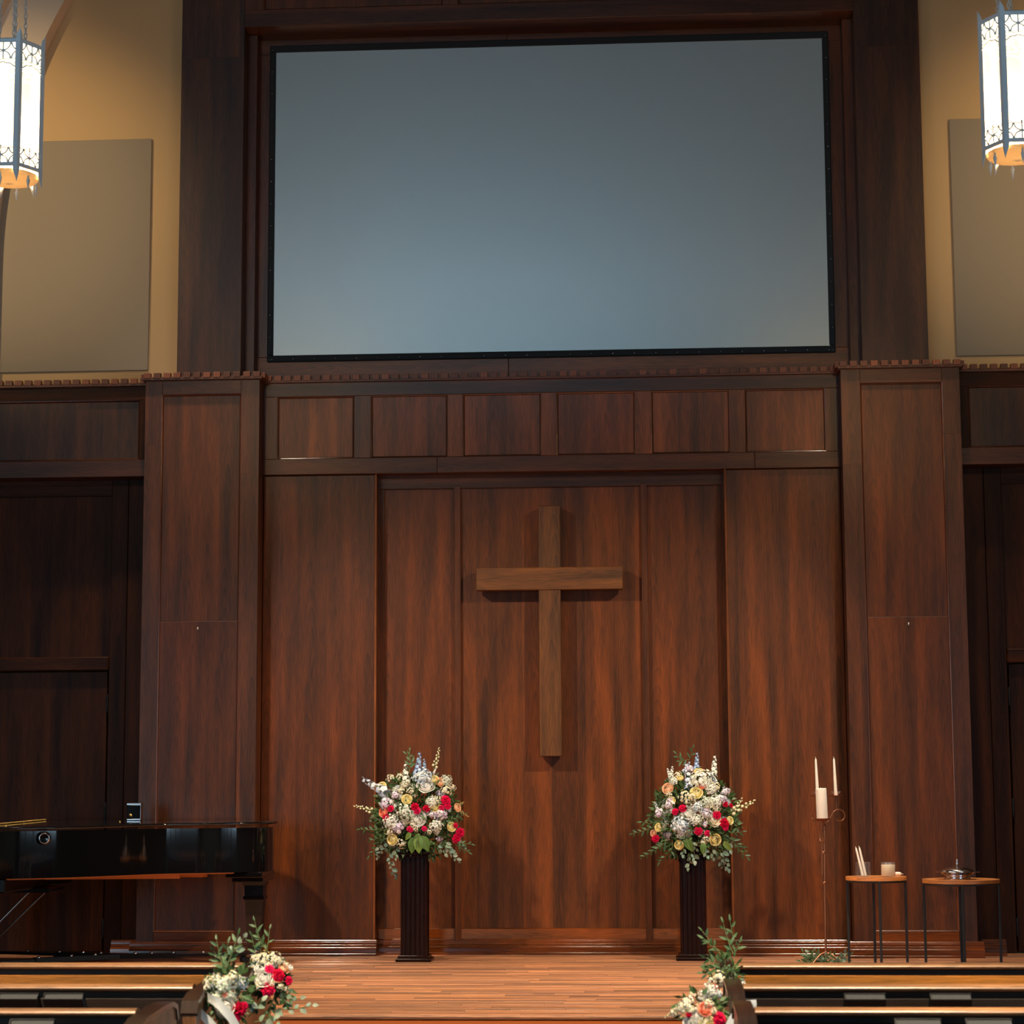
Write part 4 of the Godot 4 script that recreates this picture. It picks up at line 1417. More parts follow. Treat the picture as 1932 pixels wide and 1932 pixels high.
# ---------------------------------------------------------------- pews
func pews() -> void:
	var rows := [7.32, 8.27, 9.13]
	var which := ["front", "second", "third"]
	for s: float in [-1.0, 1.0]:
		for i in 3:
			var z: float = rows[i] - (0.0 if s < 0 else [0.0, 0.02, 0.06][i])
			var x_in := -0.87 if s < 0 else 0.985
			var x_out := s * 4.4
			var side := "piano side" if s < 0 else "side-table side"
			var look: String = ["with orange brown back", "with dark back right behind the front pew", "with dark back two rows behind the front"][i]
			var o := thing("pew", "wooden pew %s, %s" % [look, side], "pew", Vector3.ZERO, "church pews")
			var lo := minf(x_in - s * -0.0, x_out)
			var hi := maxf(x_in, x_out)
			var inner := x_in + s * 0.06
			var il := minf(inner, x_out)
			var ih := maxf(inner, x_out)
			# rounded top rail
			var cap := MB.new()
			cap.g = 0
			cap.o = Vector2(rng.randf(), rng.randf())
			var prof := PackedVector2Array()
			for k in 20:
				var an := TAU * k / 20.0
				prof.append(Vector2(z + cos(an) * 0.034, 0.518 + sin(an) * (0.014 if sin(an) > 0 else 0.013)))
			cap.sweep(prof, 0, il, ih, true, 40.0)
			part("top_rail", cap.mesh(), M.cap, o)
			board("shade_rail", Vector3(il, 0.478, z - 0.026), Vector3(ih, 0.512, z - 0.004), M.pew_dark, o, 0)  # dark colour stands in for the shade under the top rail
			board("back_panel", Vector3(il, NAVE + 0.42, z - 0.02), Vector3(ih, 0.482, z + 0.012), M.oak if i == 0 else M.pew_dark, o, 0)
			board("seat", Vector3(il, NAVE + 0.40, z - 0.46), Vector3(ih, NAVE + 0.44, z + 0.0), M.oak, o, 0, 0.01)
			board("seat_front", Vector3(il, NAVE + 0.30, z - 0.42), Vector3(ih, NAVE + 0.40, z - 0.39), M.oak, o, 0)
			if i > 0:
				board("book_rack", Vector3(il, 0.315, z + 0.012), Vector3(ih, 0.33, z + 0.10), M.pew_dark, o, 0)
				board("book_rack", Vector3(il, 0.33, z + 0.088), Vector3(ih, 0.365, z + 0.10), M.pew_dark, o, 0)
			# the end panel on the aisle: a shaped board with a thick rounded top
			var x0 := minf(x_in, inner)
			var x1 := maxf(x_in, inner)
			var end := MB.new()
			end.g = 1
			end.o = Vector2(rng.randf(), rng.randf())
			var ep := PackedVector2Array([Vector2(z + 0.20, NAVE), Vector2(z + 0.17, NAVE + 0.3), Vector2(z + 0.20, 0.36), Vector2(z + 0.215, 0.44), Vector2(z + 0.20, 0.480), Vector2(z + 0.12, 0.500), Vector2(z - 0.12, 0.512), Vector2(z - 0.26, 0.512), Vector2(z - 0.31, 0.500), Vector2(z - 0.33, 0.46), Vector2(z - 0.34, 0.2), Vector2(z - 0.42, 0.1), Vector2(z - 0.42, NAVE)])
			end.sweep(ep, 0, x0 + 0.006, x1 - 0.006)
			var em := part("end_panel", end.mesh(), M.pew_end, o)
			var ec := MB.new()
			ec.g = 2
			var top := PackedVector2Array([Vector2(z + 0.212, 0.44), Vector2(z + 0.222, 0.45), Vector2(z + 0.206, 0.492), Vector2(z + 0.122, 0.514), Vector2(z - 0.12, 0.527), Vector2(z - 0.265, 0.527), Vector2(z - 0.325, 0.511), Vector2(z - 0.346, 0.46), Vector2(z - 0.33, 0.46), Vector2(z - 0.31, 0.498), Vector2(z - 0.26, 0.510), Vector2(z - 0.12, 0.510), Vector2(z + 0.12, 0.498), Vector2(z + 0.2, 0.478)])
			ec.sweep(top, 0, x0, x1, true, 40.0)
			part("end_cap", ec.mesh(), M.pew_cap, em)
	# hymnals standing in the racks, page edges up
	var books := [[-1.525, 8.27, "the further of two from the aisle, piano side"], [-1.362, 8.27, "nearer the aisle, piano side"], [1.46, 8.25, "nearer the aisle, side-table side"], [1.755, 8.25, "further from the aisle, side-table side"],
		[-1.225, 9.13, "piano side"], [1.54, 9.07, "nearer the aisle, side-table side"], [1.757, 9.07, "further from the aisle, side-table side"]]
	for k in books.size():
		var b = books[k]
		var h := thing("hymnal", "dark hymnal in the %s pew's rack, %s" % ["second" if k < 4 else "third", b[2]], "book", Vector3(b[0], 0.352, b[1] + 0.035), "hymnals in the pew racks")
		h.rotation.x = 0.72
		plain_box("page_block", Vector3(-0.068, 0.003, -0.012), Vector3(0.068, 0.199, 0.012), M.pages, h, 0.001)
		plain_box("cover", Vector3(-0.071, 0.0, 0.012), Vector3(0.071, 0.203, 0.0155), M.book, h, 0.001)
		plain_box("cover", Vector3(-0.071, 0.0, -0.0155), Vector3(0.071, 0.203, -0.012), M.book, h, 0.001)
		plain_box("spine", Vector3(-0.073, 0.0, -0.0155), Vector3(-0.069, 0.203, 0.0155), M.book, h, 0.001)


# ---------------------------------------------------------------- flowers
func vary(c: Color, by: float, r: RandomNumberGenerator) -> Color:
	var k := 1.0 + r.randf_range(-by, by)
	return Color(c.r * k, c.g * k * (1.0 + r.randf_range(-by, by) * 0.3), c.b * k)


# a cupped petal on a sphere of radius rad, opening about +z
func cup_petal(mb: MB, rad: float, azim: float, half: float, from_deg: float, to_deg: float, flare: float) -> void:
	var rows := []
	for j in 5:
		var t := j / 4.0
		var ph := deg_to_rad(lerpf(from_deg, to_deg, t))
		var line := []
		for i in 5:
			var s := -1.0 + i * 0.5
			var wid := half * (0.55 + 0.45 * sin(PI * (0.15 + 0.6 * t)))
			var az := azim + s * wid
			var r2 := rad * (1.0 + flare * t * t * t + 0.03 * s * s)
			var ph2 := ph + (0.18 * s * s * t)
			line.append(Vector3(sin(ph2) * cos(az), sin(ph2) * sin(az), cos(ph2) * 0.62) * r2)
		rows.append(line)
	mb.patch(rows)


func rose_mesh(c: Color, r: RandomNumberGenerator) -> ArrayMesh:
	var mb := MB.new()
	for ring in [[0.92, 5, 0.80, 140.0, 80.0, 0.30], [0.82, 6, 0.66, 140.0, 60.0, 0.24], [0.66, 5, 0.74, 130.0, 46.0, 0.16], [0.50, 5, 0.74, 120.0, 34.0, 0.10], [0.34, 4, 0.9, 110.0, 22.0, 0.05], [0.19, 3, 1.2, 100.0, 10.0, 0.0]]:
		var off := r.randf() * TAU
		for k in ring[1]:
			mb.col = vary(c * (0.95 + 0.08 * ring[0]), 0.08, r)
			cup_petal(mb, ring[0], off + TAU * k / ring[1] + r.randf_range(-0.1, 0.1), ring[2], ring[3], ring[4] + r.randf_range(-4, 4), ring[5])
	return mb.mesh()


func carnation_mesh(c: Color, r: RandomNumberGenerator) -> ArrayMesh:
	var mb := MB.new()
	for ring in 5:
		var ro := 1.0 - 0.17 * ring
		var zo := 0.05 + 0.17 * ring
		var lobes := 9 - ring
		var off := r.randf() * TAU
		var inner := []
		var mid := []
		var outer := []
		mb.col = vary(c, 0.16, r)
		for k in 49:
			var a := TAU * k / 48.0
			var ru := sin(a * lobes * 2.0 + off) * 0.10 + sin(a * 5.0 + off * 2.0) * 0.06
			var dir := Vector3(cos(a), sin(a), 0)
			inner.append(dir * 0.05 + Vector3(0, 0, zo - 0.25))
			mid.append(dir * ro * 0.62 + Vector3(0, 0, zo + 0.02 + ru * 0.7))
			outer.append(dir * ro * (1.0 + 0.08 * sin(a * lobes + off)) + Vector3(0, 0, zo + 0.02 * ring + ru * 1.5))
		mb.patch([inner, mid, outer])
	return mb.mesh()


# a dome of small four or five petalled florets
func cluster_mesh(cs: Array, count: int, size: float, petals: int, r: RandomNumberGenerator, eye := Color(0, 0, 0, 0), spread := 1.0) -> ArrayMesh:
	var mb := MB.new()
	for k in count:
		var cz := 1.0 - (1.0 * (k + 0.5) / count) * spread
		var sr := sqrt(maxf(0.0, 1.0 - cz * cz))
		var az := k * 2.39996 + r.randf_range(-0.2, 0.2)
		var nn := Vector3(sr * cos(az), sr * sin(az), cz).normalized()
		var at := nn * r.randf_range(0.60, 1.14)
		at *= Vector3(1.0 + 0.14 * sin(az * 2.0 + 0.7), 1.0 + 0.12 * sin(az * 3.0), 0.72)
		nn = (nn + Vector3(r.randf_range(-0.3, 0.3), r.randf_range(-0.3, 0.3), r.randf_range(0, 0.3))).normalized()
		var x := nn.cross(Vector3(0.3, 1, 0.2)).normalized()
		var y := nn.cross(x)
		var turn := r.randf() * TAU
		var base: Color = cs[r.randi() % cs.size()]
		var sz := size * r.randf_range(0.8, 1.2)
		for p in petals:
			mb.col = vary(base, 0.10, r)
			var a0 := turn + TAU * p / petals
			var wd := PI / petals * 0.92
			var d0 := x * cos(a0 - wd) + y * sin(a0 - wd)
			var d1 := x * cos(a0) + y * sin(a0)
			var d2 := x * cos(a0 + wd) + y * sin(a0 + wd)
			var q0 := at + d0 * sz * 0.72 + nn * sz * 0.12
			var q1 := at + d1 * sz + nn * sz * 0.05
			var q2 := at + d2 * sz * 0.72 + nn * sz * 0.12
			mb.tri(at - nn * sz * 0.08, q0, q1, nn, (nn + d0 * 0.3).normalized(), (nn + d1 * 0.5).normalized())
			mb.tri(at - nn * sz * 0.08, q1, q2, nn, (nn + d1 * 0.5).normalized(), (nn + d2 * 0.3).normalized())
		if eye.a > 0.0:
			mb.col = eye
			mb.ball(at + nn * sz * 0.05, Vector3.ONE * sz * 0.36, 6, 4)
	return mb.mesh()


# a flower spike of unit length along +y
func spike_mesh(cs: Array, r: RandomNumberGenerator) -> ArrayMesh:
	var mb := MB.new()
	mb.col = Color(0.10, 0.16, 0.05)
	mb.tube([Vector3(0, -0.2, 0), Vector3(0.02, 0.5, 0), Vector3(0, 1, 0)], 0.012, 5, 0.006)
	for k in 22:
		var t := k / 21.0
		var az := k * 2.39996
		var rad := lerpf(0.13, 0.05, t)
		var nn := Vector3(cos(az), 0.25, sin(az)).normalized()
		var at := Vector3(0, t, 0) + nn * rad
		var x := nn.cross(Vector3.UP).normalized()
		var y := nn.cross(x)
		var sz := lerpf(0.145, 0.05, t) * r.randf_range(0.85, 1.15)
		var base: Color = cs[r.randi() % cs.size()]
		for p in 5:
			mb.col = vary(base, 0.14, r)
			var a0 := TAU * p / 5.0 + k
			var d0 := x * cos(a0 - 0.6) + y * sin(a0 - 0.6)
			var d1 := x * cos(a0) + y * sin(a0)
			var d2 := x * cos(a0 + 0.6) + y * sin(a0 + 0.6)
			mb.tri(at, at + d0 * sz * 0.75 + nn * sz * 0.25, at + d1 * sz + nn * sz * 0.1, nn, (nn + d0 * 0.4).normalized(), (nn + d1 * 0.4).normalized())
			mb.tri(at, at + d1 * sz + nn * sz * 0.1, at + d2 * sz * 0.75 + nn * sz * 0.25, nn, (nn + d1 * 0.4).normalized(), (nn + d2 * 0.4).normalized())
		mb.col = Color(0.75, 0.78, 0.66)
		mb.ball(at + nn * sz * 0.1, Vector3.ONE * sz * 0.22, 5, 3)
	return mb.mesh()


func buds_mesh(c: Color, r: RandomNumberGenerator) -> ArrayMesh:
	var mb := MB.new()
	mb.col = Color(0.16, 0.24, 0.06)
	var curve := []
	for i in 7:
		var t := i / 6.0
		curve.append(Vector3(0.05 * sin(t * 2.5), t, 0))
	mb.tube(curve, 0.013, 5, 0.007)
	for k in 16:
		var t := 0.12 + 0.88 * k / 15.0
		var az := k * 2.39996
		var sz := lerpf(0.062, 0.026, t)
		var at := Vector3(0.05 * sin(t * 2.5), t, 0) + Vector3(cos(az), 0.25, sin(az)) * lerpf(0.11, 0.03, t)
		mb.col = Color(0.16, 0.24, 0.06)
		mb.tube([Vector3(0.05 * sin(t * 2.5), t - 0.03, 0), at], 0.005, 4)
		mb.col = vary(c, 0.12, r)
		mb.ball(at, Vector3(sz, sz * 1.15, sz), 7, 5)
	return mb.mesh()


# a leaf of unit length along +y, facing +z
func leaf_mesh(c: Color, width: float, blunt: float, fold: float, r: RandomNumberGenerator) -> ArrayMesh:
	var mb := MB.new()
	mb.col = vary(c, 0.12, r)
	var rows := []
	var bend := r.randf_range(0.1, 0.35)
	for j in 8:
		var t := j / 7.0
		var w := width * pow(sin(PI * pow(t, lerpf(0.85, 0.75, blunt)) * 0.985 + 0.02), lerpf(1.1, 0.6, blunt))
		var line := []
		for i in 5:
			var s := -1.0 + 0.5 * i
			line.append(Vector3(s * w, t, absf(s) * w * fold - bend * t * t))
		rows.append(line)
	mb.patch(rows)
	return mb.mesh()


func make_flora() -> void:
	var r := RandomNumberGenerator.new()
	r.seed = 77
	var white := Color(0.95, 0.94, 0.89)
	var cream := Color(0.95, 0.86, 0.70)
	var yellow := Color(0.95, 0.85, 0.46)
	var peach := Color(0.95, 0.62, 0.40)
	var coral := Color(0.95, 0.38, 0.25)
	var pink := Color(0.72, 0.012, 0.085)
	for k in [["rose_white", white], ["rose_cream", cream], ["rose_yellow", yellow], ["rose_peach", peach], ["rose_coral", coral]]:
		flora[k[0]] = [rose_mesh(k[1], r), rose_mesh(k[1], r)]
	flora["carnation"] = [carnation_mesh(pink, r), carnation_mesh(Color(0.80, 0.02, 0.13), r), carnation_mesh(Color(0.62, 0.008, 0.05), r)]
	flora["hydrangea_white"] = [cluster_mesh([Color(0.80, 0.82, 0.72), Color(0.84, 0.86, 0.82), Color(0.74, 0.78, 0.62)], 120, 0.155, 4, r)]
	flora["hydrangea_blue"] = [cluster_mesh([Color(0.50, 0.62, 0.74), Color(0.62, 0.72, 0.80), Color(0.76, 0.80, 0.80)], 120, 0.155, 4, r)]
	flora["hydrangea_green"] = [cluster_mesh([Color(0.56, 0.66, 0.52), Color(0.66, 0.72, 0.60), Color(0.74, 0.76, 0.66)], 120, 0.155, 4, r)]
	flora["stock"] = [cluster_mesh([Color(0.70, 0.60, 0.76), Color(0.80, 0.75, 0.82), Color(0.84, 0.82, 0.84)], 26, 0.38, 5, r)]
	flora["daisies"] = [cluster_mesh([Color(0.84, 0.84, 0.72), Color(0.88, 0.87, 0.80)], 15, 0.30, 8, r, Color(0.72, 0.55, 0.10), 0.95), cluster_mesh([Color(0.82, 0.80, 0.66), Color(0.88, 0.87, 0.80)], 13, 0.32, 8, r, Color(0.66, 0.52, 0.12), 0.95)]
	flora["delph_blue"] = [spike_mesh([Color(0.20, 0.34, 0.68), Color(0.34, 0.48, 0.76), Color(0.28, 0.44, 0.66)], r)]
	flora["delph_pale"] = [spike_mesh([Color(0.50, 0.60, 0.78), Color(0.66, 0.72, 0.82), Color(0.74, 0.78, 0.84)], r)]
	flora["delph_white"] = [spike_mesh([Color(0.76, 0.80, 0.76), Color(0.80, 0.80, 0.70)], r)]
	flora["buds"] = [buds_mesh(Color(0.78, 0.76, 0.50), r)]
	flora["twig"] = [buds_mesh(Color(0.62, 0.40, 0.16), r)]
	var g := Color(0.045, 0.105, 0.030)
	flora["leaf_ruscus"] = []
	flora["leaf_euc"] = []
	flora["leaf_lemon"] = []
	for k in 3:
		flora["leaf_ruscus"].append(leaf_mesh([g, Color(0.07, 0.14, 0.055), Color(0.035, 0.085, 0.035)][k], 0.165, 0.1, 0.25, r))
		flora["leaf_euc"].append(leaf_mesh([Color(0.20, 0.28, 0.20), Color(0.14, 0.23, 0.18), Color(0.26, 0.33, 0.24)][k], 0.36, 0.9, 0.12, r))
		flora["leaf_lemon"].append(leaf_mesh([Color(0.10, 0.20, 0.035), Color(0.15, 0.26, 0.05), Color(0.07, 0.15, 0.03)][k], 0.30, 0.4, 0.25, r))


const CALLED := {"rose_white": "white_rose", "rose_cream": "cream_rose", "rose_yellow": "yellow_rose", "rose_peach": "peach_rose", "rose_coral": "coral_rose", "carnation": "pink_carnation", "hydrangea_white": "white_hydrangea", "hydrangea_blue": "blue_hydrangea", "hydrangea_green": "green_hydrangea",
	"stock": "lilac_stock", "daisies": "daisy_spray", "delph_blue": "blue_delphinium", "delph_pale": "pale_delphinium", "delph_white": "white_delphinium", "buds": "bud_stem", "twig": "berry_twig"}


func look_basis(n: Vector3) -> Basis:
	var z := n.normalized()
	var x := Vector3.UP.cross(z)
	x = x.normalized() if x.length() > 0.01 else Vector3.RIGHT
	return Basis(x, z.cross(x), z)


# a stem from a to b (metres, local) with leaves on either side, each leaf a mesh of its own
func sprig(kind: String, a: Vector3, b: Vector3, parent: Node3D, scale := 1.0) -> void:
	var ln := a.distance_to(b)
	var mb := MB.new()
	mb.col = Color(0.14, 0.17, 0.06)
	var sag := Vector3(rng.randf_range(-0.1, 0.1), -0.10, rng.randf_range(-0.05, 0.15)) * ln
	var pts := []
	for i in 6:
		var t := i / 5.0
		pts.append(a.lerp(b, t) + sag * (4.0 * t * (1.0 - t)) * 0.5)
	mb.tube(pts, 0.0022, 5, 0.0011)
	var stem := part({"ruscus": "ruscus_sprig", "euc": "eucalyptus_sprig", "lemon": "lemon_leaf_sprig"}[kind], mb.mesh(), M.leaf, parent)
	var size: float = {"ruscus": 0.056, "euc": 0.046, "lemon": 0.085}[kind] * scale
	var count: int = {"ruscus": clampi(int(ln / 0.020), 4, 12), "euc": clampi(int(ln / 0.022), 3, 9), "lemon": 1}[kind]
	for k in count:
		var t := (k + 1.0) / count
		var p: Vector3 = a.lerp(b, t) + sag * (4.0 * t * (1.0 - t)) * 0.5
		var d := (b - a).normalized()
		var side := d.cross(Vector3(rng.randf_range(-0.3, 0.3), rng.randf_range(-0.3, 0.3), 1)).normalized() * (1.0 if k % 2 else -1.0)
		var y := (d * 0.75 + side * (0.75 if k < count - 1 else 0.0) + Vector3(0, 0, rng.randf_range(-0.3, 0.4))).normalized()
		if kind == "lemon":
			p = a
			y = d
		var z := Vector3(rng.randf_range(-0.6, 0.6), rng.randf_range(-0.2, 0.8), 1.0)
		var x := y.cross(z).normalized()
		var s := size * rng.randf_range(0.75, 1.15) * (lerpf(1.0, 0.7, t) if kind != "lemon" else 1.0)
		if kind == "lemon":
			s = ln * 1.05
		part("leaf", flora["leaf_" + kind][rng.randi() % 3], M.leaf, stem, Transform3D(Basis(x, y, x.cross(y)) * s, p))


# one arrangement: items laid over a dome of half-size (rx, ry) and depth dz
func bouquet(o: Node3D, items: Array, rx: float, ry: float, dz: float, leaf_scale := 1.0, filler := 3200, extras := 34) -> void:
	var i := 0
	while i < items.size():
		var it = items[i]
		var x: float = it[1]
		var y: float = it[2]
		var rho := minf(1.0, sqrt(x * x / (rx * rx) + y * y / (ry * ry)))
		var z := dz * sqrt(1.0 - rho * rho * 0.98)
		var kind: String = it[0]
		if it[3] == "r":
			var r: float = it[4]
			var nrm := Vector3(x / rx * 0.75 + rng.randf_range(-0.15, 0.15), y / ry * 0.6 + 0.22 + rng.randf_range(-0.1, 0.1), 0.75 + 0.4 * (1.0 - rho))
			var bas := look_basis(nrm).rotated(nrm.normalized(), rng.randf() * TAU)
			var list: Array = flora[kind]
			part(CALLED[kind], list[rng.randi() % list.size()], M.petal, o, Transform3D(bas * (r * 0.98), Vector3(x, y, z - r * 0.35 + (0.03 if dz < 0.1 else 0.0))))
		else:
			var b := Vector3(it[4], it[5], 0)
			var rb := minf(1.0, sqrt(b.x * b.x / (rx * rx) + b.y * b.y / (ry * ry)))
			b.z = dz * sqrt(1.0 - rb * rb * 0.98) * 0.9 + rng.randf_range(0.0, 0.03)
			var a := Vector3(x, y, z * 0.8)
			if kind in ["ruscus", "euc", "lemon"]:
				if kind == "lemon":
					b.x += rng.randf_range(-0.012, 0.012)
					a.z = dz * 0.95
					b.z = dz * 1.05
				sprig(kind, a, b, o, leaf_scale)
			else:
				var d := b - a
				var ln := d.length()
				var up := d / ln
				var xx := up.cross(Vector3.BACK).normalized()
				part(CALLED[kind], flora[kind][0], M.petal, o, Transform3D(Basis(xx, up, xx.cross(up)) * ln, a))
		i += 1
	# small sprays tucked between the main blooms
	for k in extras:
		var an := rng.randf() * TAU
		var rr := sqrt(rng.randf()) * 0.86
		var x := cos(an) * rr * rx * 0.82
		var y := maxf(sin(an) * rr * ry * 0.74 + 0.03, -0.42 * ry)
		var z := dz * sqrt(1.0 - rr * rr) - 0.03
		var nrm := Vector3(x / rx, y / ry + 0.3, 1.0)
		var kind: String = ["daisies", "stock", "hydrangea_white", "daisies", "hydrangea_green", "hydrangea_blue"][k % 6]
		part(CALLED[kind], flora[kind][0], M.petal, o, Transform3D(look_basis(nrm) * (rng.randf_range(0.020, 0.034)), Vector3(x, y, z)))
	# loose small leaves and stems that fill the inside
	var core := MB.new()
	for k in filler:
		var v := Vector3(rng.randf_range(-1, 1), rng.randf_range(-1, 1), rng.randf_range(-0.6, 1))
		if v.length() > 1.0:
			continue
		var p := Vector3(v.x * rx * 0.86, v.y * ry * 0.78 + 0.01, v.z * dz * 0.9)
		var c := Color(0.065, 0.125, 0.04) * rng.randf_range(0.6, 1.5)
		core.col = Color(c.r, c.g, c.b)
		var d := (p + Vector3(rng.randf_range(-1, 1), rng.randf_range(-1, 1), rng.randf_range(-0.3, 1)) * rx * 0.5).normalized()
		var sd := d.cross(Vector3(rng.randf_range(-1, 1), rng.randf_range(-1, 1), 1)).normalized()
		var nn := sd.cross(d).normalized()
		var l := rng.randf_range(0.035, 0.065) * leaf_scale
		core.tri(p, p + d * l * 0.5 + sd * l * 0.2, p + d * l, nn, nn, nn)
		core.tri(p, p + d * l, p + d * l * 0.5 - sd * l * 0.2, nn, nn, nn)
	var fm := part("foliage", core.mesh(), M.leaf, o)
	fm.set_meta("kind", "stuff")


func ribbon(parent: Node3D, pts: Array, width: float) -> void:
	var rows := []
	var n := pts.size()
	for i in n:
		var p: Vector3 = pts[i][0]
		var side: Vector3 = pts[i][1].normalized() * width * 0.5
		var bulge: Vector3 = side.cross((pts[mini(i + 1, n - 1)][0] - pts[maxi(i - 1, 0)][0])).normalized() * width * 0.06
		rows.append([p - side, p - side * 0.4 + bulge, p + side * 0.4 + bulge, p + side])
	var mb := MB.new()
	mb.patch(rows)
	part("ribbon", mb.mesh(), M.satin, parent)


func flowers() -> void:
	var a := thing("flower_arrangement", "large mixed flower arrangement on the pedestal nearer the piano", "flowers", Vector3(-0.971, 1.014, 0.46), "pedestal flowers")
	bouquet(a, FLOWERS_A, 0.36, 0.40, 0.20)
	var b := thing("flower_arrangement", "large mixed flower arrangement on the pedestal nearer the candle stand", "flowers", Vector3(1.053, 1.004, 0.37), "pedestal flowers")
	bouquet(b, FLOWERS_B, 0.36, 0.40, 0.20)
	for o in [a, b]:
		var v := MB.new()
		v.lathe(Vector3(-0.005, -0.24, 0.0), [Vector2(0.0, 0.002), Vector2(0.075, 0.002), Vector2(0.085, 0.02), Vector2(0.10, 0.10), Vector2(0.096, 0.10), Vector2(0.0, 0.08)], 24)
		part("bowl", v.mesh(), M.pedestal, o)
	var c := thing("pew_bouquet", "pew flowers with pink carnations tied to the front pew, piano side", "flowers", Vector3(-0.826, 0.463, 7.35), "pew end flowers")
	bouquet(c, FLOWERS_C, 0.085, 0.085, 0.06, 0.78, 340, 8)
	var d := thing("pew_bouquet", "pew flowers with white rose and green hydrangea tied to the second pew, piano side", "flowers", Vector3(-0.791, 0.49, 8.3), "pew end flowers")
	bouquet(d, FLOWERS_D, 0.085, 0.12, 0.06, 0.78, 340, 8)
	var e := thing("pew_bouquet", "tall leafy white pew flowers tied to the front pew, side-table side", "flowers", Vector3(0.995, 0.487, 7.5), "pew end flowers")
	bouquet(e, FLOWERS_E, 0.085, 0.12, 0.05, 0.72, 140, 0)
	var f := thing("pew_bouquet", "white and cream pew flowers tied to the second pew, side-table side", "flowers", Vector3(0.894, 0.452, 8.45), "pew end flowers")
	bouquet(f, FLOWERS_F, 0.10, 0.08, 0.06, 0.72, 140, 3)
	# satin ribbons over the pew ends
	ribbon(d, [[Vector3(-0.075, 0.005, 0.05), Vector3(0, 1, 0.2)], [Vector3(-0.05, 0.0, 0.10), Vector3(0, 1, 0.3)], [Vector3(-0.02, -0.015, 0.11), Vector3(0.2, 1, 0)], [Vector3(0.02, -0.06, 0.10), Vector3(0.5, 1, 0)], [Vector3(0.05, -0.12, 0.08), Vector3(0.7, 1, 0)]], 0.035)
	ribbon(d, [[Vector3(-0.150, -0.035, 0.06), Vector3(0, 1, 0.2)], [Vector3(-0.12, -0.04, 0.09), Vector3(0, 1, 0.2)], [Vector3(-0.09, -0.045, 0.10), Vector3(0.1, 1, 0)], [Vector3(-0.06, -0.075, 0.10), Vector3(0.5, 1, 0)], [Vector3(-0.02, -0.12, 0.09), Vector3(0.7, 1, 0)]], 0.032)
	ribbon(f, [[Vector3(0.185, 0.03, 0.03), Vector3(0, 1, 0.2)], [Vector3(0.15, 0.032, 0.07), Vector3(0, 1, 0.2)], [Vector3(0.125, 0.02, 0.08), Vector3(-0.3, 1, 0)], [Vector3(0.10, -0.02, 0.08), Vector3(-0.7, 1, 0)], [Vector3(0.07, -0.08, 0.07), Vector3(-0.9, 1, 0)]], 0.034)
	# greenery at the foot of the candle stand
	var g := thing("greenery_wreath", "loose ring of olive greenery round the foot of the candle stand", "greenery", Vector3(1.936, 0.0, 0.9))
	for k in 26:
		var an := rng.randf() * TAU
		var st := Vector3(cos(an) * rng.randf_range(0.03, 0.13), 0.008, sin(an) * rng.randf_range(0.03, 0.1))
		var en := st + Vector3(cos(an) * rng.randf_range(0.02, 0.07) + rng.randf_range(-0.03, 0.03), rng.randf_range(0.02, 0.085), sin(an) * 0.04)
		sprig("ruscus" if k % 3 else "euc", st, en, g, 1.0)


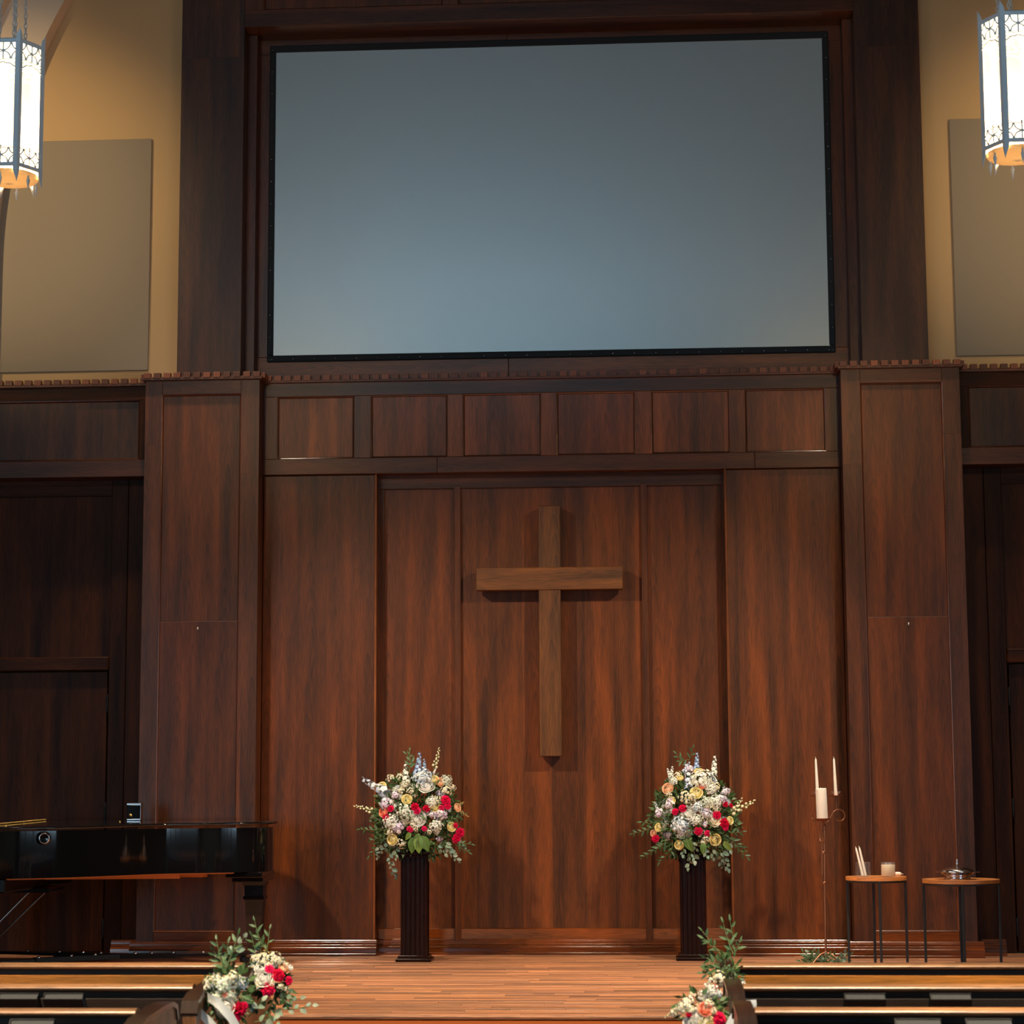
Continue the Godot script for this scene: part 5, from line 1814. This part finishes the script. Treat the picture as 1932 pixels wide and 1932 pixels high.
const FLOWERS_A := [
	["rose_white", 0.085, 0.243, "r", 0.060], ["rose_white", 0.036, 0.005, "r", 0.051], ["hydrangea_blue", 0.062, 0.294, "r", 0.079], ["hydrangea_green", -0.063, 0.049, "r", 0.069],
	["hydrangea_white", -0.169, -0.020, "r", 0.063], ["hydrangea_white", 0.159, -0.048, "r", 0.051], ["hydrangea_green", 0.228, 0.276, "r", 0.046], ["hydrangea_white", 0.131, 0.123, "r", 0.046],
	["rose_yellow", -0.243, 0.234, "r", 0.035], ["rose_yellow", -0.049, 0.142, "r", 0.035], ["rose_yellow", 0.150, 0.093, "r", 0.039], ["rose_yellow", -0.155, -0.145, "r", 0.037],
	["rose_yellow", 0.270, -0.057, "r", 0.032], ["rose_yellow", 0.145, 0.285, "r", 0.030], ["rose_peach", 0.185, 0.265, "r", 0.033], ["rose_coral", -0.220, 0.055, "r", 0.037],
	["rose_peach", 0.310, 0.081, "r", 0.028], ["carnation", 0.228, 0.132, "r", 0.041], ["carnation", 0.242, 0.091, "r", 0.028], ["carnation", 0.201, 0.080, "r", 0.024],
	["carnation", -0.165, 0.075, "r", 0.026], ["carnation", -0.202, 0.012, "r", 0.028], ["carnation", 0.011, 0.088, "r", 0.031], ["carnation", 0.027, 0.060, "r", 0.028],
	["carnation", 0.094, 0.075, "r", 0.028], ["carnation", -0.023, -0.071, "r", 0.026], ["carnation", 0.079, -0.067, "r", 0.020], ["carnation", 0.326, -0.099, "r", 0.037],
	["carnation", 0.301, -0.141, "r", 0.037], ["carnation", 0.298, -0.048, "r", 0.020], ["stock", -0.206, 0.123, "r", 0.046], ["stock", -0.123, -0.057, "r", 0.046],
	["stock", 0.196, 0.040, "r", 0.044], ["stock", 0.136, 0.035, "r", 0.028], ["stock", -0.137, 0.179, "r", 0.031], ["daisies", -0.179, 0.299, "r", 0.033],
	["daisies", -0.109, 0.308, "r", 0.028], ["daisies", -0.021, 0.206, "r", 0.030], ["daisies", -0.095, 0.206, "r", 0.031], ["daisies", 0.228, 0.206, "r", 0.041],
	["daisies", 0.270, 0.229, "r", 0.028], ["daisies", 0.173, 0.137, "r", 0.031], ["daisies", 0.020, -0.071, "r", 0.024], ["daisies", -0.086, -0.173, "r", 0.033],
	["daisies", 0.117, -0.090, "r", 0.022], ["daisies", -0.068, 0.248, "r", 0.031], ["daisies", -0.003, -0.043, "r", 0.022], ["daisies", -0.179, -0.090, "r", 0.031],
	["delph_blue", 0.020, 0.322, "to", 0.031, 0.479], ["delph_blue", 0.071, 0.336, "to", 0.062, 0.433], ["delph_white", -0.058, 0.234, "to", -0.075, 0.396], ["delph_white", 0.136, 0.327, "to", 0.154, 0.373],
	["delph_pale", -0.192, 0.179, "to", -0.387, 0.290], ["buds", 0.131, 0.354, "to", 0.168, 0.512], ["buds", -0.294, 0.049, "to", -0.451, 0.091], ["twig", 0.312, 0.068, "to", 0.390, 0.017],
	["twig", 0.284, 0.095, "to", 0.353, 0.123], ["ruscus", -0.040, 0.336, "to", -0.044, 0.493], ["ruscus", 0.006, 0.382, "to", -0.068, 0.465], ["ruscus", -0.225, -0.062, "to", -0.401, -0.071],
	["ruscus", -0.243, -0.006, "to", -0.317, 0.031], ["ruscus", -0.197, -0.099, "to", -0.322, -0.154], ["ruscus", 0.247, -0.006, "to", 0.353, 0.031], ["ruscus", 0.191, 0.031, "to", 0.247, -0.025],
	["ruscus", 0.275, -0.154, "to", 0.404, -0.182], ["ruscus", 0.284, -0.173, "to", 0.386, -0.238], ["ruscus", 0.025, 0.160, "to", 0.006, 0.225], ["ruscus", -0.253, -0.127, "to", -0.336, -0.261],
	["ruscus", 0.117, 0.197, "to", 0.164, 0.253], ["euc", -0.160, -0.154, "to", -0.271, -0.247], ["euc", -0.123, -0.173, "to", -0.132, -0.275], ["euc", -0.179, -0.219, "to", -0.183, -0.302],
	["euc", -0.183, -0.284, "to", -0.146, -0.413], ["euc", 0.154, -0.173, "to", 0.219, -0.247], ["euc", 0.210, -0.173, "to", 0.312, -0.302], ["euc", 0.284, -0.145, "to", 0.353, -0.201],
	["euc", -0.243, -0.164, "to", -0.280, -0.275], ["euc", 0.219, -0.154, "to", 0.284, -0.256], ["lemon", 0.006, -0.127, "to", -0.026, -0.233], ["lemon", 0.034, -0.117, "to", 0.043, -0.233],
	["lemon", 0.062, -0.117, "to", 0.099, -0.219], ["lemon", 0.039, -0.099, "to", 0.025, -0.173], ["lemon", -0.021, -0.090, "to", -0.049, -0.145],
]


const FLOWERS_B := [
	["rose_peach", -0.191, 0.221, "r", 0.039], ["rose_coral", 0.056, 0.240, "r", 0.026], ["rose_yellow", 0.037, 0.338, "r", 0.033], ["rose_yellow", 0.014, 0.189, "r", 0.042],
	["rose_yellow", 0.144, -0.146, "r", 0.039], ["rose_yellow", -0.116, -0.183, "r", 0.030], ["rose_yellow", 0.251, -0.011, "r", 0.028], ["rose_yellow", -0.167, 0.133, "r", 0.028],
	["rose_yellow", -0.261, -0.058, "r", 0.028], ["rose_yellow", -0.102, 0.296, "r", 0.022], ["rose_peach", -0.298, -0.100, "r", 0.024], ["rose_white", -0.047, 0.049, "r", 0.047],
	["rose_cream", 0.135, -0.002, "r", 0.048], ["hydrangea_white", 0.056, 0.287, "r", 0.086], ["hydrangea_blue", -0.107, -0.039, "r", 0.073], ["hydrangea_blue", 0.019, 0.087, "r", 0.045],
	["hydrangea_white", 0.149, 0.124, "r", 0.056], ["hydrangea_white", 0.121, 0.217, "r", 0.051], ["hydrangea_white", 0.009, -0.007, "r", 0.047], ["hydrangea_green", 0.084, 0.124, "r", 0.047],
	["hydrangea_white", -0.149, 0.273, "r", 0.037], ["carnation", -0.140, 0.054, "r", 0.026], ["carnation", -0.087, 0.077, "r", 0.030], ["carnation", 0.158, 0.031, "r", 0.033],
	["carnation", 0.212, -0.030, "r", 0.039], ["carnation", 0.219, 0.107, "r", 0.024], ["carnation", 0.262, 0.096, "r", 0.017], ["carnation", 0.023, -0.083, "r", 0.032],
	["carnation", 0.088, -0.100, "r", 0.024], ["carnation", -0.284, -0.135, "r", 0.032], ["carnation", 0.219, -0.062, "r", 0.024], ["stock", -0.186, 0.110, "r", 0.041],
	["stock", 0.082, 0.040, "r", 0.037], ["stock", 0.191, 0.147, "r", 0.042], ["stock", -0.261, 0.049, "r", 0.033], ["stock", 0.223, 0.198, "r", 0.033],
	["stock", -0.028, 0.366, "r", 0.028], ["stock", 0.070, -0.039, "r", 0.022], ["daisies", -0.070, 0.170, "r", 0.047], ["daisies", -0.019, 0.161, "r", 0.032],
	["daisies", 0.102, 0.087, "r", 0.032], ["daisies", 0.084, -0.137, "r", 0.028], ["daisies", 0.056, -0.165, "r", 0.022], ["daisies", -0.121, 0.319, "r", 0.028],
	["daisies", -0.186, 0.180, "r", 0.026], ["daisies", 0.009, 0.254, "r", 0.032], ["daisies", 0.158, 0.235, "r", 0.037], ["daisies", -0.056, 0.124, "r", 0.024],
	["daisies", 0.158, 0.068, "r", 0.024], ["delph_blue", 0.019, 0.356, "to", 0.026, 0.477], ["delph_pale", -0.037, 0.217, "to", -0.051, 0.398], ["delph_pale", -0.074, 0.338, "to", -0.028, 0.412],
	["delph_white", 0.144, 0.310, "to", 0.154, 0.454], ["delph_pale", 0.158, 0.263, "to", 0.116, 0.338], ["delph_white", -0.172, 0.301, "to", -0.191, 0.366], ["delph_white", -0.167, 0.291, "to", -0.154, 0.380],
	["buds", 0.242, 0.049, "to", 0.437, 0.138], ["buds", 0.251, 0.031, "to", 0.344, 0.152], ["delph_pale", -0.256, 0.031, "to", -0.284, 0.124], ["buds", 0.233, 0.161, "to", 0.256, 0.221],
	["ruscus", -0.065, 0.403, "to", -0.121, 0.468], ["ruscus", -0.037, 0.421, "to", -0.005, 0.510], ["ruscus", -0.037, 0.431, "to", -0.102, 0.421], ["ruscus", -0.270, -0.044, "to", -0.447, -0.100],
	["ruscus", -0.261, -0.025, "to", -0.377, -0.020], ["ruscus", -0.195, -0.146, "to", -0.377, -0.272], ["ruscus", -0.195, -0.165, "to", -0.307, -0.230], ["ruscus", -0.177, -0.007, "to", -0.214, 0.049],
	["ruscus", -0.214, -0.100, "to", -0.233, -0.062], ["ruscus", 0.251, -0.100, "to", 0.344, -0.090], ["ruscus", 0.251, -0.137, "to", 0.358, -0.220], ["ruscus", 0.279, -0.174, "to", 0.372, -0.272],
	["ruscus", -0.140, -0.174, "to", -0.251, -0.304], ["ruscus", -0.158, -0.155, "to", -0.177, -0.248], ["ruscus", -0.065, -0.100, "to", -0.093, -0.155], ["ruscus", 0.298, -0.062, "to", 0.307, -0.025],
	["ruscus", 0.009, -0.118, "to", -0.028, -0.062], ["euc", -0.028, -0.146, "to", 0.009, -0.211], ["euc", -0.028, -0.220, "to", -0.051, -0.341], ["euc", 0.121, -0.193, "to", 0.130, -0.272],
	["euc", 0.195, -0.211, "to", 0.237, -0.355], ["euc", 0.177, -0.220, "to", 0.191, -0.341], ["euc", 0.233, -0.155, "to", 0.251, -0.220], ["euc", 0.056, -0.193, "to", 0.084, -0.258],
	["euc", -0.009, -0.230, "to", -0.005, -0.295], ["euc", -0.084, -0.193, "to", -0.088, -0.248], ["lemon", -0.065, -0.137, "to", -0.037, -0.225], ["lemon", 0.205, -0.155, "to", 0.242, -0.220],
	["lemon", 0.056, -0.165, "to", 0.065, -0.239],
]


const FLOWERS_C := [
	["daisies", -0.043, 0.093, "r", 0.022], ["daisies", -0.015, 0.093, "r", 0.028], ["daisies", 0.029, 0.093, "r", 0.028], ["daisies", 0.051, 0.081, "r", 0.019],
	["daisies", 0.013, 0.068, "r", 0.016], ["rose_white", -0.032, 0.054, "r", 0.012], ["rose_white", -0.003, 0.018, "r", 0.035], ["rose_cream", -0.054, 0.024, "r", 0.019],
	["daisies", -0.025, -0.013, "r", 0.019], ["carnation", 0.019, 0.052, "r", 0.019], ["carnation", 0.054, 0.026, "r", 0.027], ["carnation", 0.091, 0.002, "r", 0.019],
	["carnation", 0.016, -0.028, "r", 0.029], ["rose_peach", 0.071, 0.051, "r", 0.023], ["rose_white", 0.098, 0.055, "r", 0.011], ["daisies", 0.063, -0.020, "r", 0.016],
	["daisies", 0.082, -0.032, "r", 0.015], ["daisies", 0.035, -0.007, "r", 0.013], ["daisies", 0.082, 0.068, "r", 0.013], ["ruscus", -0.025, 0.106, "to", -0.040, 0.184],
	["ruscus", -0.006, 0.106, "to", 0.008, 0.203], ["ruscus", -0.003, 0.118, "to", -0.050, 0.237], ["ruscus", -0.043, 0.093, "to", -0.059, 0.178], ["ruscus", 0.004, -0.032, "to", -0.015, -0.073],
	["ruscus", 0.035, -0.048, "to", 0.019, -0.095], ["ruscus", 0.066, -0.039, "to", 0.082, -0.089], ["ruscus", 0.082, -0.020, "to", 0.098, -0.064], ["euc", 0.035, -0.095, "to", 0.138, -0.067],
	["euc", 0.044, -0.111, "to", 0.189, -0.095], ["euc", 0.035, -0.089, "to", 0.051, -0.158], ["euc", -0.012, -0.064, "to", -0.037, -0.111], ["ruscus", 0.019, -0.082, "to", 0.004, -0.142],
	["euc", 0.004, -0.111, "to", 0.019, -0.189], ["euc", 0.051, -0.079, "to", 0.094, -0.042],
]


const FLOWERS_D := [
	["daisies", -0.071, 0.057, "r", 0.021], ["daisies", -0.038, 0.068, "r", 0.021], ["hydrangea_green", -0.013, 0.046, "r", 0.035], ["daisies", 0.024, 0.079, "r", 0.021],
	["daisies", 0.001, 0.068, "r", 0.017], ["hydrangea_green", -0.038, 0.001, "r", 0.025], ["rose_white", -0.004, -0.031, "r", 0.033], ["carnation", 0.046, -0.037, "r", 0.027],
	["carnation", 0.026, -0.069, "r", 0.025], ["carnation", 0.063, -0.027, "r", 0.015], ["rose_coral", -0.002, 0.015, "r", 0.008], ["hydrangea_green", 0.018, 0.012, "r", 0.017],
	["daisies", -0.077, 0.035, "r", 0.017], ["ruscus", -0.015, 0.085, "to", -0.049, 0.202], ["ruscus", -0.015, 0.090, "to", 0.029, 0.219], ["ruscus", -0.021, 0.113, "to", -0.004, 0.191],
	["ruscus", -0.027, 0.118, "to", -0.055, 0.163], ["ruscus", -0.010, 0.113, "to", 0.007, 0.163], ["euc", -0.015, 0.129, "to", 0.049, 0.210], ["euc", -0.063, 0.029, "to", -0.080, -0.027],
	["ruscus", -0.049, 0.029, "to", -0.066, -0.013], ["ruscus", -0.038, -0.013, "to", -0.049, -0.063], ["euc", 0.046, 0.007, "to", 0.082, -0.021], ["ruscus", 0.046, 0.015, "to", 0.063, -0.016],
	["euc", 0.068, -0.069, "to", 0.118, -0.013], ["euc", 0.085, -0.088, "to", 0.163, -0.069], ["euc", 0.096, -0.099, "to", 0.146, -0.110], ["ruscus", -0.027, -0.063, "to", -0.010, -0.099],
	["buds", 0.049, -0.063, "to", 0.054, -0.041],
]


const FLOWERS_E := [
	["daisies", -0.016, 0.007, "r", 0.025], ["daisies", -0.001, -0.002, "r", 0.015], ["hydrangea_white", -0.044, -0.042, "r", 0.034], ["hydrangea_white", -0.074, -0.073, "r", 0.032],
	["daisies", -0.115, -0.067, "r", 0.023], ["rose_coral", -0.031, -0.030, "r", 0.013], ["rose_peach", 0.003, -0.042, "r", 0.012], ["daisies", -0.044, -0.005, "r", 0.017],
	["hydrangea_blue", -0.016, -0.055, "r", 0.017], ["rose_white", 0.081, -0.016, "r", 0.010], ["buds", -0.099, -0.055, "to", -0.124, -0.033], ["ruscus", -0.004, 0.093, "to", -0.074, 0.182],
	["ruscus", -0.004, 0.105, "to", -0.068, 0.152], ["ruscus", 0.046, 0.093, "to", 0.009, 0.213], ["ruscus", 0.052, 0.093, "to", 0.070, 0.136], ["ruscus", 0.043, 0.118, "to", 0.036, 0.219],
	["ruscus", 0.003, 0.050, "to", -0.062, 0.081], ["ruscus", -0.004, 0.013, "to", -0.074, 0.022], ["ruscus", -0.013, 0.032, "to", -0.059, 0.050], ["ruscus", 0.018, 0.001, "to", 0.012, 0.081],
	["ruscus", 0.036, 0.013, "to", 0.049, 0.081], ["ruscus", 0.049, -0.030, "to", 0.043, 0.050], ["ruscus", 0.012, -0.012, "to", -0.013, 0.065], ["ruscus", 0.036, -0.036, "to", 0.061, 0.025],
	["euc", -0.025, -0.058, "to", -0.047, -0.076], ["ruscus", -0.031, -0.073, "to", -0.028, -0.049], ["euc", -0.007, -0.070, "to", -0.001, -0.129], ["euc", 0.012, -0.073, "to", 0.027, -0.122],
	["euc", 0.018, -0.042, "to", 0.036, -0.018], ["delph_white", 0.027, -0.073, "to", 0.030, -0.030],
]


const FLOWERS_F := [
	["daisies", -0.056, 0.041, "r", 0.023], ["daisies", -0.078, 0.019, "r", 0.023], ["daisies", -0.098, 0.000, "r", 0.016], ["daisies", -0.040, 0.019, "r", 0.019],
	["daisies", 0.020, 0.036, "r", 0.019], ["rose_coral", 0.009, 0.019, "r", 0.023], ["rose_white", -0.018, -0.008, "r", 0.030], ["rose_yellow", 0.020, -0.022, "r", 0.031],
	["carnation", -0.048, 0.000, "r", 0.011], ["carnation", 0.056, -0.015, "r", 0.025], ["daisies", 0.037, 0.011, "r", 0.014], ["rose_white", -0.051, -0.030, "r", 0.019],
	["buds", -0.078, 0.014, "to", -0.130, -0.019], ["ruscus", 0.075, 0.017, "to", 0.072, -0.005], ["delph_white", 0.102, -0.030, "to", 0.108, 0.014], ["euc", 0.058, -0.024, "to", 0.067, -0.046],
	["euc", 0.086, -0.008, "to", 0.094, -0.041],
]
